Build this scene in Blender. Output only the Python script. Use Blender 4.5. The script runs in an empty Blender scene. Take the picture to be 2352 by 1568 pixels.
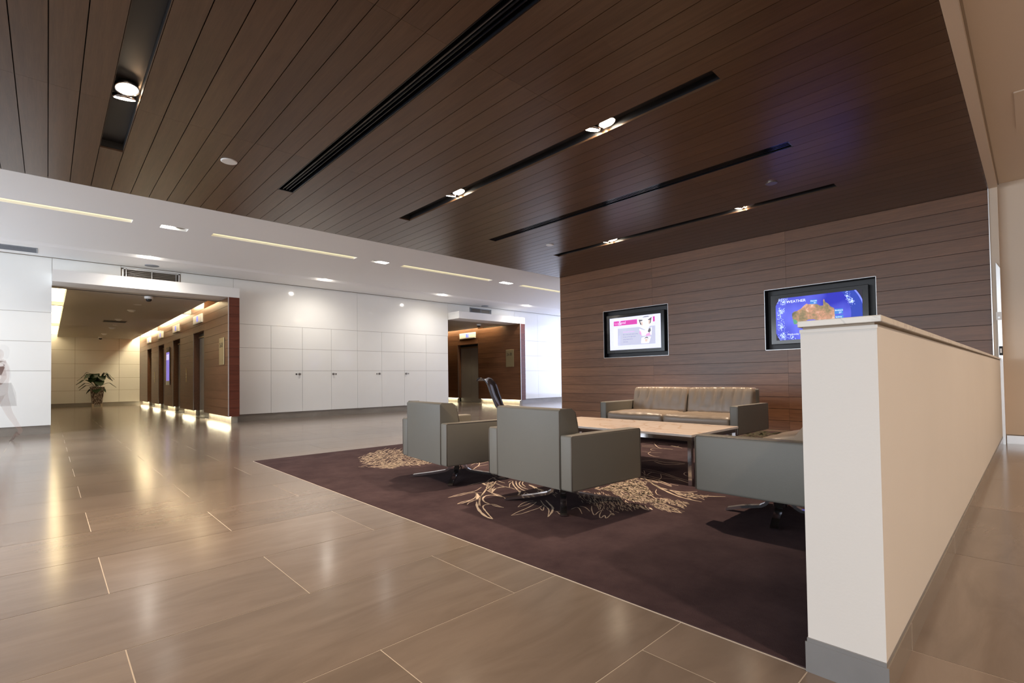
import bpy, bmesh, math, random
from mathutils import Vector, Matrix, noise
random.seed(7)
C = bpy.context.scene.collection
SC = bpy.context.scene
PI = math.pi

# ------------------------------------------------------------------ camera
yaw, pit, rol, FPX, SHY = 0.8154030125898201, 0.021871775167162117, -0.013335539050908774, 1132.956, 58.292
d = Vector((math.cos(pit)*math.cos(yaw), math.cos(pit)*math.sin(yaw), math.sin(pit)))
r = d.cross(Vector((0, 0, 1))).normalized(); u = r.cross(d)
r2 = math.cos(rol)*r + math.sin(rol)*u
u2 = -math.sin(rol)*r + math.cos(rol)*u
cd = bpy.data.cameras.new('camera'); cam = bpy.data.objects.new('camera', cd); C.objects.link(cam)
M = Matrix((r2, u2, -d)).transposed().to_4x4(); M.translation = Vector((0, 0, 1.0))
cam.matrix_world = M
cd.sensor_fit = 'HORIZONTAL'; cd.sensor_width = 36.0; cd.lens = FPX*36.0/2352; cd.shift_y = SHY/2352
cd.clip_start = 0.05; cd.clip_end = 200
SC.camera = cam

# ------------------------------------------------------------------ world, exposure
w = bpy.data.worlds.new('world'); SC.world = w; w.use_nodes = True
wn = w.node_tree.nodes; wl = w.node_tree.links
bg = wn['Background']; bg.inputs['Color'].default_value = (0.62, 0.72, 0.95, 1); bg.inputs['Strength'].default_value = 1.0
SC.view_settings.view_transform = 'Standard'; SC.view_settings.look = 'None'
SC.view_settings.gamma = 1.0; SC.view_settings.use_curve_mapping = False
SC.view_settings.exposure = 0.32
cy = SC.cycles
cy.use_denoising = True; cy.max_bounces = 10; cy.diffuse_bounces = 5; cy.glossy_bounces = 4
cy.transparent_max_bounces = 8; cy.sample_clamp_indirect = 6.0; cy.caustics_reflective = False; cy.caustics_refractive = False

def area(name, loc, rot, sx, sy, power, col, portal=False, spread=None):
    l = bpy.data.lights.new(name, 'AREA'); l.shape = 'RECTANGLE'; l.size = sx; l.size_y = sy
    l.energy = power; l.color = col
    if portal: l.cycles.is_portal = True
    if spread: l.spread = spread
    o = bpy.data.objects.new(name, l); C.objects.link(o); o.location = loc; o.rotation_euler = rot
    return o
DAY = (0.70, 0.83, 1.0)
WARM = (1.0, 0.77, 0.56)
# daylight through the glazed front (far left of the camera) and the glazed end beyond the media wall, plus an added fill
area('daylight_front', (-8.9, 6.0, 1.9), (0, -PI/2, 0), 3.4, 16.0, 640, (0.92, 0.97, 1.0))
area('passage_fill', (-4.6, 11.0, 1.9), (0, -PI/2, 0), 3.2, 5.0, 150, (0.66, 0.80, 1.0))  # cool fill added in the passage to brighten its left wall and ceiling
area('daylight_end', (17.9, 11.0, 1.9), (0, PI/2, 0), 3.4, 5.2, 230, (0.55, 0.66, 1.0))

# ------------------------------------------------------------------ materials
def newmat(name):
    m = bpy.data.materials.new(name); m.use_nodes = True
    return m, m.node_tree.nodes, m.node_tree.links, m.node_tree.nodes['Principled BSDF']
def setc(b, col, rough=.5, metal=0, spec=.5, **k):
    b.inputs['Base Color'].default_value = (*col, 1); b.inputs['Roughness'].default_value = rough
    b.inputs['Metallic'].default_value = metal; b.inputs['Specular IOR Level'].default_value = spec
    for a, v in k.items(): b.inputs[a.replace('_', ' ')].default_value = v
def plain(name, col, rough=.5, metal=0, spec=.5, bump=0, bscale=60, vary=0.0, vscale=3.0, **k):
    m, n, l, b = newmat(name); setc(b, col, rough, metal, spec, **k)
    g = n.new('ShaderNodeNewGeometry')
    if bump:
        t = n.new('ShaderNodeTexNoise'); t.inputs['Scale'].default_value = bscale; t.inputs['Detail'].default_value = 4
        l.new(g.outputs['Position'], t.inputs['Vector'])
        bp = n.new('ShaderNodeBump'); bp.inputs['Strength'].default_value = bump; bp.inputs['Distance'].default_value = .004
        l.new(t.outputs['Fac'], bp.inputs['Height']); l.new(bp.outputs['Normal'], b.inputs['Normal'])
    if vary:
        t = n.new('ShaderNodeTexNoise'); t.inputs['Scale'].default_value = vscale; t.inputs['Detail'].default_value = 5
        l.new(g.outputs['Position'], t.inputs['Vector'])
        mx = n.new('ShaderNodeMixRGB'); mx.inputs[1].default_value = (*[c*(1-vary) for c in col], 1)
        mx.inputs[2].default_value = (*[min(1, c*(1+vary)) for c in col], 1)
        l.new(t.outputs['Fac'], mx.inputs[0]); l.new(mx.outputs[0], b.inputs['Base Color'])
    return m
def emis(name, col, s):
    m, n, l, b = newmat(name); setc(b, col, .5)
    b.inputs['Emission Color'].default_value = (*col, 1); b.inputs['Emission Strength'].default_value = s
    return m
def wood(name, dark, light, axis, rough=.35, spec=.5, tint=.25, knots=0.0):
    """veneer with fine grain running along a world axis; each board gets its own tone"""
    m, n, l, b = newmat(name); setc(b, dark, rough, 0, spec)
    g = n.new('ShaderNodeNewGeometry'); oi = n.new('ShaderNodeObjectInfo')
    def streak(sc_long, sc_cross, detail):
        mp = n.new('ShaderNodeMapping'); s = [sc_cross]*3; s['XYZ'.index(axis)] = sc_long
        mp.inputs['Scale'].default_value = s
        l.new(g.outputs['Position'], mp.inputs['Vector'])
        ad = n.new('ShaderNodeVectorMath'); ad.operation = 'ADD'
        ml = n.new('ShaderNodeMath'); ml.operation = 'MULTIPLY'; ml.inputs[1].default_value = 37.0
        l.new(oi.outputs['Random'], ml.inputs[0]); cb = n.new('ShaderNodeCombineXYZ')
        for i in range(3): l.new(ml.outputs[0], cb.inputs[i])
        l.new(mp.outputs[0], ad.inputs[0]); l.new(cb.outputs[0], ad.inputs[1])
        t = n.new('ShaderNodeTexNoise'); t.inputs['Scale'].default_value = 1; t.inputs['Detail'].default_value = detail
        t.inputs['Roughness'].default_value = .6
        l.new(ad.outputs[0], t.inputs['Vector']); return t
    t1 = streak(1.2, 26, 6); t2 = streak(6, 190, 3)
    mm = n.new('ShaderNodeMath'); mm.operation = 'MULTIPLY_ADD'; mm.inputs[1].default_value = .55
    l.new(t2.outputs['Fac'], mm.inputs[0])
    m2 = n.new('ShaderNodeMath'); m2.operation = 'MULTIPLY'; m2.inputs[1].default_value = .75
    l.new(t1.outputs['Fac'], m2.inputs[0]); l.new(m2.outputs[0], mm.inputs[2])
    rr = n.new('ShaderNodeMath'); rr.operation = 'MULTIPLY_ADD'; rr.inputs[1].default_value = tint; rr.inputs[2].default_value = -tint/2
    l.new(oi.outputs['Random'], rr.inputs[0])
    ad = n.new('ShaderNodeMath'); ad.operation = 'ADD'; l.new(mm.outputs[0], ad.inputs[0]); l.new(rr.outputs[0], ad.inputs[1])
    cr = n.new('ShaderNodeValToRGB'); cr.color_ramp.elements[0].position = .38; cr.color_ramp.elements[1].position = .92
    cr.color_ramp.elements[0].color = (*dark, 1); cr.color_ramp.elements[1].color = (*light, 1)
    l.new(ad.outputs[0], cr.inputs[0]); l.new(cr.outputs[0], b.inputs['Base Color'])
    bp = n.new('ShaderNodeBump'); bp.inputs['Strength'].default_value = .12; bp.inputs['Distance'].default_value = .002
    l.new(t2.outputs['Fac'], bp.inputs['Height']); l.new(bp.outputs['Normal'], b.inputs['Normal'])
    return m
def stone(name, c1, c2, rough=.17, spec=.5, rand=.35):
    m, n, l, b = newmat(name); setc(b, c1, rough, 0, spec)
    g = n.new('ShaderNodeNewGeometry'); oi = n.new('ShaderNodeObjectInfo')
    ml = n.new('ShaderNodeMath'); ml.operation = 'MULTIPLY'; ml.inputs[1].default_value = 53.0
    l.new(oi.outputs['Random'], ml.inputs[0]); cb = n.new('ShaderNodeCombineXYZ')
    for i in range(3): l.new(ml.outputs[0], cb.inputs[i])
    mp = n.new('ShaderNodeMapping'); mp.inputs['Scale'].default_value = (1.3, 5.5, 3)
    mp.inputs['Rotation'].default_value = (0, 0, .12)
    l.new(g.outputs['Position'], mp.inputs['Vector'])
    ad = n.new('ShaderNodeVectorMath'); ad.operation = 'ADD'; l.new(mp.outputs[0], ad.inputs[0]); l.new(cb.outputs[0], ad.inputs[1])
    t = n.new('ShaderNodeTexNoise'); t.inputs['Scale'].default_value = 1.2; t.inputs['Detail'].default_value = 9; t.inputs['Roughness'].default_value = .62
    t.inputs['Distortion'].default_value = .6
    l.new(ad.outputs[0], t.inputs['Vector'])
    rr = n.new('ShaderNodeMath'); rr.operation = 'MULTIPLY_ADD'; rr.inputs[1].default_value = rand; rr.inputs[2].default_value = -rand/2
    l.new(oi.outputs['Random'], rr.inputs[0])
    a2 = n.new('ShaderNodeMath'); a2.operation = 'ADD'; l.new(t.outputs['Fac'], a2.inputs[0]); l.new(rr.outputs[0], a2.inputs[1])
    cr = n.new('ShaderNodeValToRGB'); cr.color_ramp.elements[0].position = .25; cr.color_ramp.elements[1].position = .75
    cr.color_ramp.elements[0].color = (*c1, 1); cr.color_ramp.elements[1].color = (*c2, 1)
    l.new(a2.outputs[0], cr.inputs[0]); l.new(cr.outputs[0], b.inputs['Base Color'])
    t3 = n.new('ShaderNodeTexNoise'); t3.inputs['Scale'].default_value = 7; l.new(g.outputs['Position'], t3.inputs['Vector'])
    mr = n.new('ShaderNodeMapRange'); mr.inputs['To Min'].default_value = rough*.95; mr.inputs['To Max'].default_value = rough*1.12
    l.new(t3.outputs['Fac'], mr.inputs['Value']); l.new(mr.outputs[0], b.inputs['Roughness'])
    bp = n.new('ShaderNodeBump'); bp.inputs['Strength'].default_value = .02; bp.inputs['Distance'].default_value = .001
    l.new(t.outputs['Fac'], bp.inputs['Height']); l.new(bp.outputs['Normal'], b.inputs['Normal'])
    return m
def marble(name, base, vein, scale=2.2, rough=.15):
    m, n, l, b = newmat(name); setc(b, base, rough)
    g = n.new('ShaderNodeNewGeometry')
    t = n.new('ShaderNodeTexNoise'); t.inputs['Scale'].default_value = scale; t.inputs['Detail'].default_value = 8; t.inputs['Distortion'].default_value = 1.4
    l.new(g.outputs['Position'], t.inputs['Vector'])
    cr = n.new('ShaderNodeValToRGB'); e = cr.color_ramp.elements
    e[0].position = .465; e[0].color = (*base, 1); e[1].position = .50; e[1].color = (*vein, 1)
    e2 = e.new(.525); e2.color = (*base, 1)
    l.new(t.outputs['Fac'], cr.inputs[0]); l.new(cr.outputs[0], b.inputs['Base Color'])
    return m

MT = {}
MT['ceil_wood'] = wood('ceiling_veneer', (.066, .033, .017), (.132, .073, .040), 'Y', .30, .55, .20)
MT['wall_wood'] = wood('media_wall_veneer', (.100, .042, .019), (.230, .107, .053), 'Y', .36, .5, .22)
MT['lobby_wood'] = wood('lobby_veneer', (.078, .032, .016), (.180, .082, .040), 'Y', .33, .5, .14)
MT['pillar_wood'] = wood('pillar_veneer', (.075, .017, .010), (.16, .042, .022), 'X', .33, .5, .10)
MT['gap'] = plain('shadow_gap', (.012, .008, .006), .9)
MT['black'] = plain('slot_black', (.014, .014, .017), .45)
MT['black_gloss'] = plain('black_gloss', (.010, .011, .014), .12)
MT['white'] = plain('white_ceiling_paint', (.86, .85, .84), .6, bump=.03, bscale=90)
MT['lobby_ceiling'] = plain('lobby_ceiling_paint', (.50, .46, .40), .6)
MT['paint'] = plain('partition_paint', (.73, .705, .66), .55, bump=.06, bscale=120, vary=.03, vscale=2)
MT['canopy'] = plain('canopy_paint', (.80, .78, .75), .5)
MT['glass_white'] = plain('back_painted_glass', (.87, .86, .82), .07, 0, .5, vary=.02)
MT['joint'] = plain('panel_joint', (.34, .27, .20), .6)
MT['jointw'] = plain('backing_panel', (.33, .30, .26), .7)
MT['tile'] = stone('floor_tile', (.148, .117, .094), (.216, .173, .141))
MT['grout'] = plain('grout', (.50, .44, .37), .6)
MT['skirt'] = stone('skirting_stone', (.22, .19, .16), (.30, .27, .23), .16)
MT['skirtg'] = plain('skirting_grey', (.25, .25, .25), .3, .2, vary=.1, vscale=9)
MT['beige'] = plain('corridor_beige_paint', (.72, .61, .49), .55, bump=.05, bscale=120)
MT['cap'] = marble('capping_marble', (.66, .62, .55), (.52, .49, .44), 3.2, .18)
MT['marble'] = marble('table_marble', (.78, .66, .57), (.60, .44, .33), 1.5, .14)
MT['marblew'] = plain('marble_edge', (.82, .79, .76), .3, vary=.12, vscale=12)
MT['chrome'] = plain('chrome', (.62, .62, .64), .12, 1.0)
MT['steel'] = plain('brushed_steel', (.36, .35, .34), .32, 1.0)
MT['satin'] = plain('satin_trim', (.78, .78, .78), .3, .6)
MT['leather'] = plain('grey_leather', (.182, .174, .150), .46, 0, .4, bump=.12, bscale=240)
MT['leather_top'] = plain('cushion_leather', (.27, .215, .165), .36, 0, .5, bump=.10, bscale=200)  # cushions: lighter, warmer tone than the frame leather
MT['piping'] = plain('leather_piping', (.14, .12, .10), .5)
MT['shell'] = plain('black_shell_plastic', (.012, .012, .016), .14, 0, .6)
MT['plastic_w'] = plain('white_plastic', (.88, .88, .86), .35)
MT['dome'] = plain('smoked_dome', (.02, .02, .02), .08)
MT['brass'] = plain('brass_plate', (.50, .40, .22), .35, .7)
MT['leaf'] = plain('leaf', (.022, .045, .018), .3, 0, .5, vary=.3, vscale=14)
MT['soil'] = plain('soil', (.03, .02, .015), .9)
MT['door_steel'] = plain('door_steel', (.50, .49, .46), .34, .55, vary=.1, vscale=1.2)
MT['grille'] = plain('grille_grey', (.30, .32, .36), .4, .4)
MT['slatdark'] = plain('louvre_dark', (.035, .032, .03), .5)
MT['lamp'] = emis('lamp_lens', (1, .86, .66), 26)
MT['lampb'] = emis('downlight_lens', (1, .95, .88), 22)
MT['tube'] = emis('fluorescent_tube', (1, .83, .52), 30)
MT['slotlight'] = emis('slot_diffuser', (.93, .83, .52), .72)
MT['panel'] = emis('light_panel_diffuser', (1, .82, .50), 4.6)
MT['led'] = emis('led_strip', (1, .92, .66), 7)
MT['symbol'] = emis('lift_symbol_blue', (.10, .16, .85), .7)
MT['ink'] = plain('sign_ink', (.01, .01, .01), .5)

def rugmat():
    m, n, l, b = newmat('rug_pile'); setc(b, (.05, .03, .03), .95, 0, .1)
    b.inputs['Sheen Weight'].default_value = .0; b.inputs['Sheen Roughness'].default_value = .5
    g = n.new('ShaderNodeNewGeometry')
    t = n.new('ShaderNodeTexNoise'); t.inputs['Scale'].default_value = 3.2; t.inputs['Detail'].default_value = 7; t.inputs['Roughness'].default_value = .7
    l.new(g.outputs['Position'], t.inputs['Vector'])
    cr = n.new('ShaderNodeValToRGB'); cr.color_ramp.elements[0].position = .3; cr.color_ramp.elements[1].position = .72
    cr.color_ramp.elements[0].color = (.040, .025, .029, 1); cr.color_ramp.elements[1].color = (.078, .051, .055, 1)
    l.new(t.outputs['Fac'], cr.inputs[0]); l.new(cr.outputs[0], b.inputs['Base Color'])
    t2 = n.new('ShaderNodeTexNoise'); t2.inputs['Scale'].default_value = 260; l.new(g.outputs['Position'], t2.inputs['Vector'])
    bp = n.new('ShaderNodeBump'); bp.inputs['Strength'].default_value = .5; bp.inputs['Distance'].default_value = .006
    l.new(t2.outputs['Fac'], bp.inputs['Height']); l.new(bp.outputs['Normal'], b.inputs['Normal'])
    return m
MT['rug'] = rugmat()
MT['rugprint'] = plain('rug_print', (.60, .49, .38), .95, 0, .1)
MT['ruggreen'] = plain('rug_grass_print', (.10, .10, .06), .95, 0, .1, vary=.6, vscale=22)

def ghost(name, col, alpha):
    m, n, l, b = newmat(name); setc(b, col, .7); b.inputs['Alpha'].default_value = alpha
    return m
GA = .30
MT['p_skin'] = ghost('skin', (.55, .33, .26), .12)
MT['p_top'] = ghost('pale_blouse', (.62, .52, .50), .05)
MT['p_skirt'] = ghost('grey_skirt', (.50, .47, .45), .13)
MT['p_hair'] = ghost('hair', (.45, .38, .34), .03)
MT['p_shoe'] = ghost('shoe_leather', (.16, .10, .08), .30)

# ------------------------------------------------------------------ mesh helpers
def link(name, me, m, parent=None):
    o = bpy.data.objects.new(name, me); C.objects.link(o)
    if m is not None and len(me.materials) == 0: me.materials.append(m)
    if parent is not None: o.parent = parent
    return o
BOXF = [(0, 1, 3, 2), (4, 6, 7, 5), (0, 4, 5, 1), (2, 3, 7, 6), (0, 2, 6, 4), (1, 5, 7, 3)]
class MB:
    def __init__(s): s.v = []; s.f = []
    def box(s, x0, x1, y0, y1, z0, z1):
        k = len(s.v)
        for x in (x0, x1):
            for y in (y0, y1):
                for z in (z0, z1): s.v.append((x, y, z))
        s.f += [tuple(k+i for i in q) for q in BOXF]; return s
    def poly(s, pts):
        k = len(s.v); s.v += [tuple(p) for p in pts]; s.f.append(tuple(range(k, k+len(pts)))); return s
    def prism(s, pts, a, b, axis='y'):
        """extrude a 2-D outline; axis is the extrusion axis"""
        k = len(s.v); n = len(pts)
        for t in (a, b):
            for p in pts:
                s.v.append({'y': (p[0], t, p[1]), 'x': (t, p[0], p[1]), 'z': (p[0], p[1], t)}[axis])
        s.f.append(tuple(range(k, k+n))); s.f.append(tuple(range(k+2*n-1, k+n-1, -1)))
        for i in range(n):
            j = (i+1) % n; s.f.append((k+i, k+n+i, k+n+j, k+j))
        return s
    def tube(s, pts, rad, n=8, caps=True):
        P = [Vector(p) for p in pts]; R = rad if isinstance(rad, (list, tuple)) else [rad]*len(P)
        k0 = len(s.v); up = Vector((0, 0, 1))
        for i, p in enumerate(P):
            t = (P[min(i+1, len(P)-1)] - P[max(i-1, 0)]).normalized()
            a = t.cross(up)
            if a.length < .05: a = t.cross(Vector((1, 0, 0)))
            a.normalize(); b = t.cross(a)
            for j in range(n):
                an = 2*PI*j/n; s.v.append(tuple(p + a*math.cos(an)*R[i] + b*math.sin(an)*R[i]))
        for i in range(len(P)-1):
            for j in range(n):
                q = k0+i*n; s.f.append((q+j, q+(j+1) % n, q+n+(j+1) % n, q+n+j))
        if caps:
            s.f.append(tuple(k0+j for j in range(n))); s.f.append(tuple(k0+(len(P)-1)*n+j for j in reversed(range(n))))
        return s
    def lathe(s, prof, n=24, c=(0, 0, 0)):
        k = len(s.v)
        for (rr, z) in prof:
            for j in range(n):
                a = 2*PI*j/n; s.v.append((c[0]+rr*math.cos(a), c[1]+rr*math.sin(a), c[2]+z))
        for i in range(len(prof)-1):
            for j in range(n):
                q = k+i*n; s.f.append((q+j, q+(j+1) % n, q+n+(j+1) % n, q+n+j))
        s.f.append(tuple(k+j for j in reversed(range(n)))); s.f.append(tuple(k+(len(prof)-1)*n+j for j in range(n)))
        return s
    def mesh(s, name='mesh', smooth=False, recalc=True):
        me = bpy.data.meshes.new(name); me.from_pydata(s.v, [], s.f)
        if recalc:
            bm = bmesh.new(); bm.from_mesh(me); bmesh.ops.recalc_face_normals(bm, faces=bm.faces); bm.to_mesh(me); bm.free()
        if smooth:
            for p in me.polygons: p.use_smooth = True
        me.update(); return me
    def obj(s, name, m, parent=None, smooth=False, bevel=0, seg=2, recalc=True):
        me = s.mesh(name, smooth, recalc)
        if bevel:
            bm = bmesh.new(); bm.from_mesh(me)
            bmesh.ops.bevel(bm, geom=list(bm.edges), offset=bevel, segments=seg, profile=.5, affect='EDGES')
            if seg > 1:
                for f in bm.faces: f.smooth = True
            bm.to_mesh(me); bm.free()
        return link(name, me, m, parent)
def box(name, x0, x1, y0, y1, z0, z1, m, parent=None, bevel=0, seg=2):
    return MB().box(x0, x1, y0, y1, z0, z1).obj(name, m, parent, bevel=bevel, seg=seg, recalc=False)
def thing(name, label, cat, loc=(0, 0, 0), rz=0, group=None):
    o = bpy.data.objects.new(name, None); C.objects.link(o); o.location = loc; o.rotation_euler = (0, 0, rz)
    o.empty_display_size = .2
    o['label'] = label; o['category'] = cat
    if group: o['group'] = group
    return o
def tag(o, label, cat, group=None, kind=None):
    o['label'] = label; o['category'] = cat
    if group: o['group'] = group
    if kind: o['kind'] = kind
    return o
def struct(o, label=None):
    o['kind'] = 'structure'
    if label: o['label'] = label
    return o
def at_parent(o, parent):
    """parent without moving (world coordinates kept); parents here are only translated/rotated empties"""
    o.parent = parent; o.matrix_parent_inverse = (Matrix.Translation(parent.location) @ Matrix.Rotation(parent.rotation_euler.z, 4, 'Z')).inverted()
    return o
def text_obj(name, s, size, m, parent, loc, rot, extr=.001, sx=1.0, align='LEFT', spacing=1.0):
    c = bpy.data.curves.new(name, 'FONT'); c.body = s; c.size = size; c.extrude = extr; c.align_x = align; c.space_character = spacing
    c.resolution_u = 3
    tmp = bpy.data.objects.new('tmp', c); C.objects.link(tmp)
    dg = bpy.context.evaluated_depsgraph_get(); me = bpy.data.meshes.new_from_object(tmp.evaluated_get(dg))
    bpy.data.objects.remove(tmp); me.materials.clear(); me.materials.append(m)
    o = bpy.data.objects.new(name, me); C.objects.link(o); o.parent = parent
    o.location = loc; o.rotation_euler = rot; o.scale = (sx, 1, 1)
    return o

ZC = 3.548; XW = 9.575; YN = 13.6; YC = 13.0; ZL = 2.99

# ================================================================== FLOOR
floor = struct(box('floor', -9, 20, -6, 30, -.10, -.0012, MT['grout']))
RX0, RX1, RY0, RY1 = 1.875, 9.22, .552, 6.72
PX, PY, X0, Y0 = 1.3685, .6774, .2185, 1.012
tiles = []
g = .0022
def vis(x, y):
    v = Vector((x, y, -1.0)); dd = v.dot(d)
    if dd < .6: return None
    px = 1176 + FPX*v.dot(r2)/dd; py = 842.3 - FPX*v.dot(u2)/dd
    return px, py, dd
for k in range(-10, 44):
    ya, yb = Y0+k*PY, Y0+(k+1)*PY
    off = X0 if k % 2 else X0+PX/2
    for i in range(-8, 16):
        xa, xb = off+i*PX, off+(i+1)*PX
        if xb < -9 or xa > 20 or yb > 30 or ya < -6: continue
        # cut around the rug
        rects = [(xa, xb, ya, yb)]
        if xb > RX0 and xa < RX1 and yb > RY0 and ya < RY1:
            rects = []
            if ya < RY0: rects.append((xa, xb, ya, RY0))
            if yb > RY1: rects.append((xa, xb, RY1, yb))
            m0, m1 = max(ya, RY0), min(yb, RY1)
            if m1 - m0 > .01:
                if xa < RX0: rects.append((xa, RX0, m0, m1))
                if xb > RX1: rects.append((RX1, xb, m0, m1))
        for q in rects:
            if q[1]-q[0] < .02 or q[3]-q[2] < .02: continue
            best = None
            for cx_ in (q[0]+.05, (q[0]+q[1])/2, q[1]-.05):
                for cy_ in (q[2]+.05, (q[2]+q[3])/2, q[3]-.05):
                    p = vis(cx_, cy_)
                    if p and -60 < p[0] < 2412 and p[1] < 1640:
                        if best is None or p[2] < best: best = p[2]
            tiles.append((best if best is not None else 99, q))
tiles.sort(key=lambda t: t[0])
far = MB()
for n, (b_, q) in enumerate(tiles):
    if b_ < 16 and n < 290:
        box('tile', q[0]+g, q[1]-g, q[2]+g, q[3]-g, -.02, 0, MT['tile'], floor)
    else:
        far.box(q[0]+g, q[1]-g, q[2]+g, q[3]-g, -.02, 0)
o = far.obj('distant_tiles', MT['tile'], floor, recalc=False); o['kind'] = 'stuff'

# ================================================================== RUG
rug = thing('rug', 'large dark plum rug with cream engraved antler and feather drawing, set into the tiled floor', 'rug', (RX0, RY0, 0))
L = lambda px, py: (px-RX0, py-RY0)
at_parent(box('rug_pile', RX0+.004, RX1, RY0+.004, RY1-.004, -.02, .0045, MT['rug']), rug)
at_parent(MB().box(RX0-.003, RX0+.003, RY0-.003, RY1+.003, -.02, .0015).box(RX0, RX1, RY0-.003, RY0+.004, -.02, .003).box(RX0, RX1, RY1-.004, RY1+.003, -.02, .003).obj('edge_trim', MT['grout']), rug)
# drawing: strokes traced in the photograph, laid flat on the pile at their floor position
def flo(px, py):
    rx = d + r2*((px-1176)/FPX) - u2*((py-842.292)/FPX)
    t = -1.0/rx.z
    return Vector((rx.x*t, rx.y*t, 0))
G = lambda p: flo(800+p[0]/6.533, 1020+p[1]/6.533)
F = lambda p: flo(1130+p[0]/6.72, 1080+p[1]/6.72)
T = lambda p: flo(1400+p[0]/7.84, 1000+p[1]/7.84)
pr = MB()
ZP = .0052
def stroke(pts, w=.010, taper=True):
    # smooth by catmull-rom
    P = [Vector(p) for p in pts]
    if len(P) > 2:
        Q = []
        for i in range(len(P)-1):
            a, b_, c_, e_ = P[max(i-1, 0)], P[i], P[i+1], P[min(i+2, len(P)-1)]
            for t in (0, .33, .66):
                Q.append(.5*((2*b_) + (-a+c_)*t + (2*a-5*b_+4*c_-e_)*t*t + (-a+3*b_-3*c_+e_)*t**3))
        Q.append(P[-1]); P = Q
    k = len(pr.v); n = len(P)
    for i, p in enumerate(P):
        t = (P[min(i+1, n-1)]-P[max(i-1, 0)]); 
        if t.length < 1e-6: t = Vector((1, 0, 0))
        t.normalize(); nn = Vector((-t.y, t.x, 0))
        f_ = (math.sin(PI*(i+.6)/(n+.2))**.5 if taper else 1)*w/2*(1+.25*math.sin(i*2.3+k))
        a = p+nn*f_; b_ = p-nn*f_
        pr.v.append((a.x, a.y, ZP)); pr.v.append((b_.x, b_.y, ZP))
    for i in range(n-1): pr.f.append((k+2*i, k+2*i+1, k+2*i+3, k+2*i+2))
GS = [([(2230,490),(2130,530),(2060,590)],1),([(2140,610),(2060,690),(2000,780),(1965,850),(1960,930)],1.3),([(2110,630),(2050,720),(1990,800),(1975,870),(1980,935)],.8),
([(1925,870),(1935,950),(1990,1030),(2080,1100),(2170,1130)],3.2),([(2170,1130),(2120,1080),(2060,1010),(2020,950),(2060,915),(2180,910),(2330,960)],1.4),
([(2120,905),(2040,870),(2020,820),(2070,780),(2180,770),(2300,800)],2),([(2000,650),(1900,710),(1750,740),(1620,770),(1495,810)],1.1),
([(1495,810),(1600,790),(1700,770),(1850,735),(2000,735)],1.1),([(1910,740),(1915,790),(1870,830),(1790,855),(1700,875),(1635,905)],1.2),
([(1635,905),(1720,890),(1820,860),(1940,840)],1.5),([(1785,915),(1810,885),(1880,860)],1),([(1790,625),(1900,600),(2000,580),(2060,580)],1),
([(2060,690),(2160,740),(2250,765),(2350,810)],1.1),([(2350,650),(2230,665),(2170,700),(2150,745)],1.2),([(1920,745),(1945,790),(1930,830)],5),
([(2020,590),(2060,620)],4),([(2180,520),(2260,560),(2350,590)],1),([(2160,570),(2250,610),(2340,640)],.8),([(2260,500),(2350,510)],2),
([(1840,320),(1910,290),(1965,300),(2100,265)],1),([(1965,280),(1960,320),(1860,390)],1.3),([(1900,350),(2000,325),(2100,310)],1)]
for p, w_ in GS: stroke([G(q) for q in p], .0055*w_+.003)
for i in range(26):
    a = (2060+random.random()*120, 600+random.random()*130); stroke([G(a), G((a[0]+40, a[1]-45))], .005)
FS = [([(0,360),(60,290),(160,260),(260,270),(360,300)],1.2),([(0,360),(100,400),(180,420),(215,455)],1.3),([(0,545),(100,570),(180,580)],1.6),
([(250,190),(290,170),(330,175)],1),([(270,270),(275,215),(320,185)],1),([(320,175),(330,230),(400,310),(450,330)],2),([(370,170),(380,230),(440,290),(520,330)],2),
([(440,175),(420,220),(470,270),(560,300)],1.8),([(480,180),(470,220),(520,260)],1.4),([(400,575),(450,530),(540,490),(640,480)],1),([(400,575),(520,545),(600,510),(690,500)],1),
([(295,705),(400,650),(520,600),(620,550),(690,495)],1.1),([(295,705),(450,680),(600,630),(720,590),(790,540)],1.1),([(740,590),(785,630),(805,560)],.9),
([(750,470),(800,540),(860,590),(880,640),(860,730)],1.2),([(860,730),(920,660),(940,590),(900,540),(830,470)],2.8),([(380,300),(430,340),(400,400)],3),([(480,390),(520,350),(590,390)],1.2),
([(570,230),(640,260),(700,290),(800,320)],5),([(1220,610),(1300,580),(1350,600),(1390,680)],1.2),([(1350,560),(1440,580),(1510,640)],1.2),
([(1540,560),(1540,620),(1580,700),(1640,650),(1700,620)],1.1),([(1700,620),(1660,700),(1680,745),(1740,700),(1760,750),(1820,700),(1840,650)],1.2),([(1900,640),(1960,660)],1.4),
([(1840,680),(1880,700)],2.4),([(2180,560),(2260,600),(2230,560)],1.2),([(2280,540),(2350,590)],1.6),([(80,120),(150,130),(220,135)],1.6),([(0,110),(60,140)],1),
([(1000,640),(1060,690),(1100,640)],.8),([(980,650),(1090,630)],.8),([(1250,350),(1350,360),(1450,330),(1520,350)],1)]
for p, w_ in FS: stroke([F(q) for q in p], .0048*w_+.003)
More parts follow.
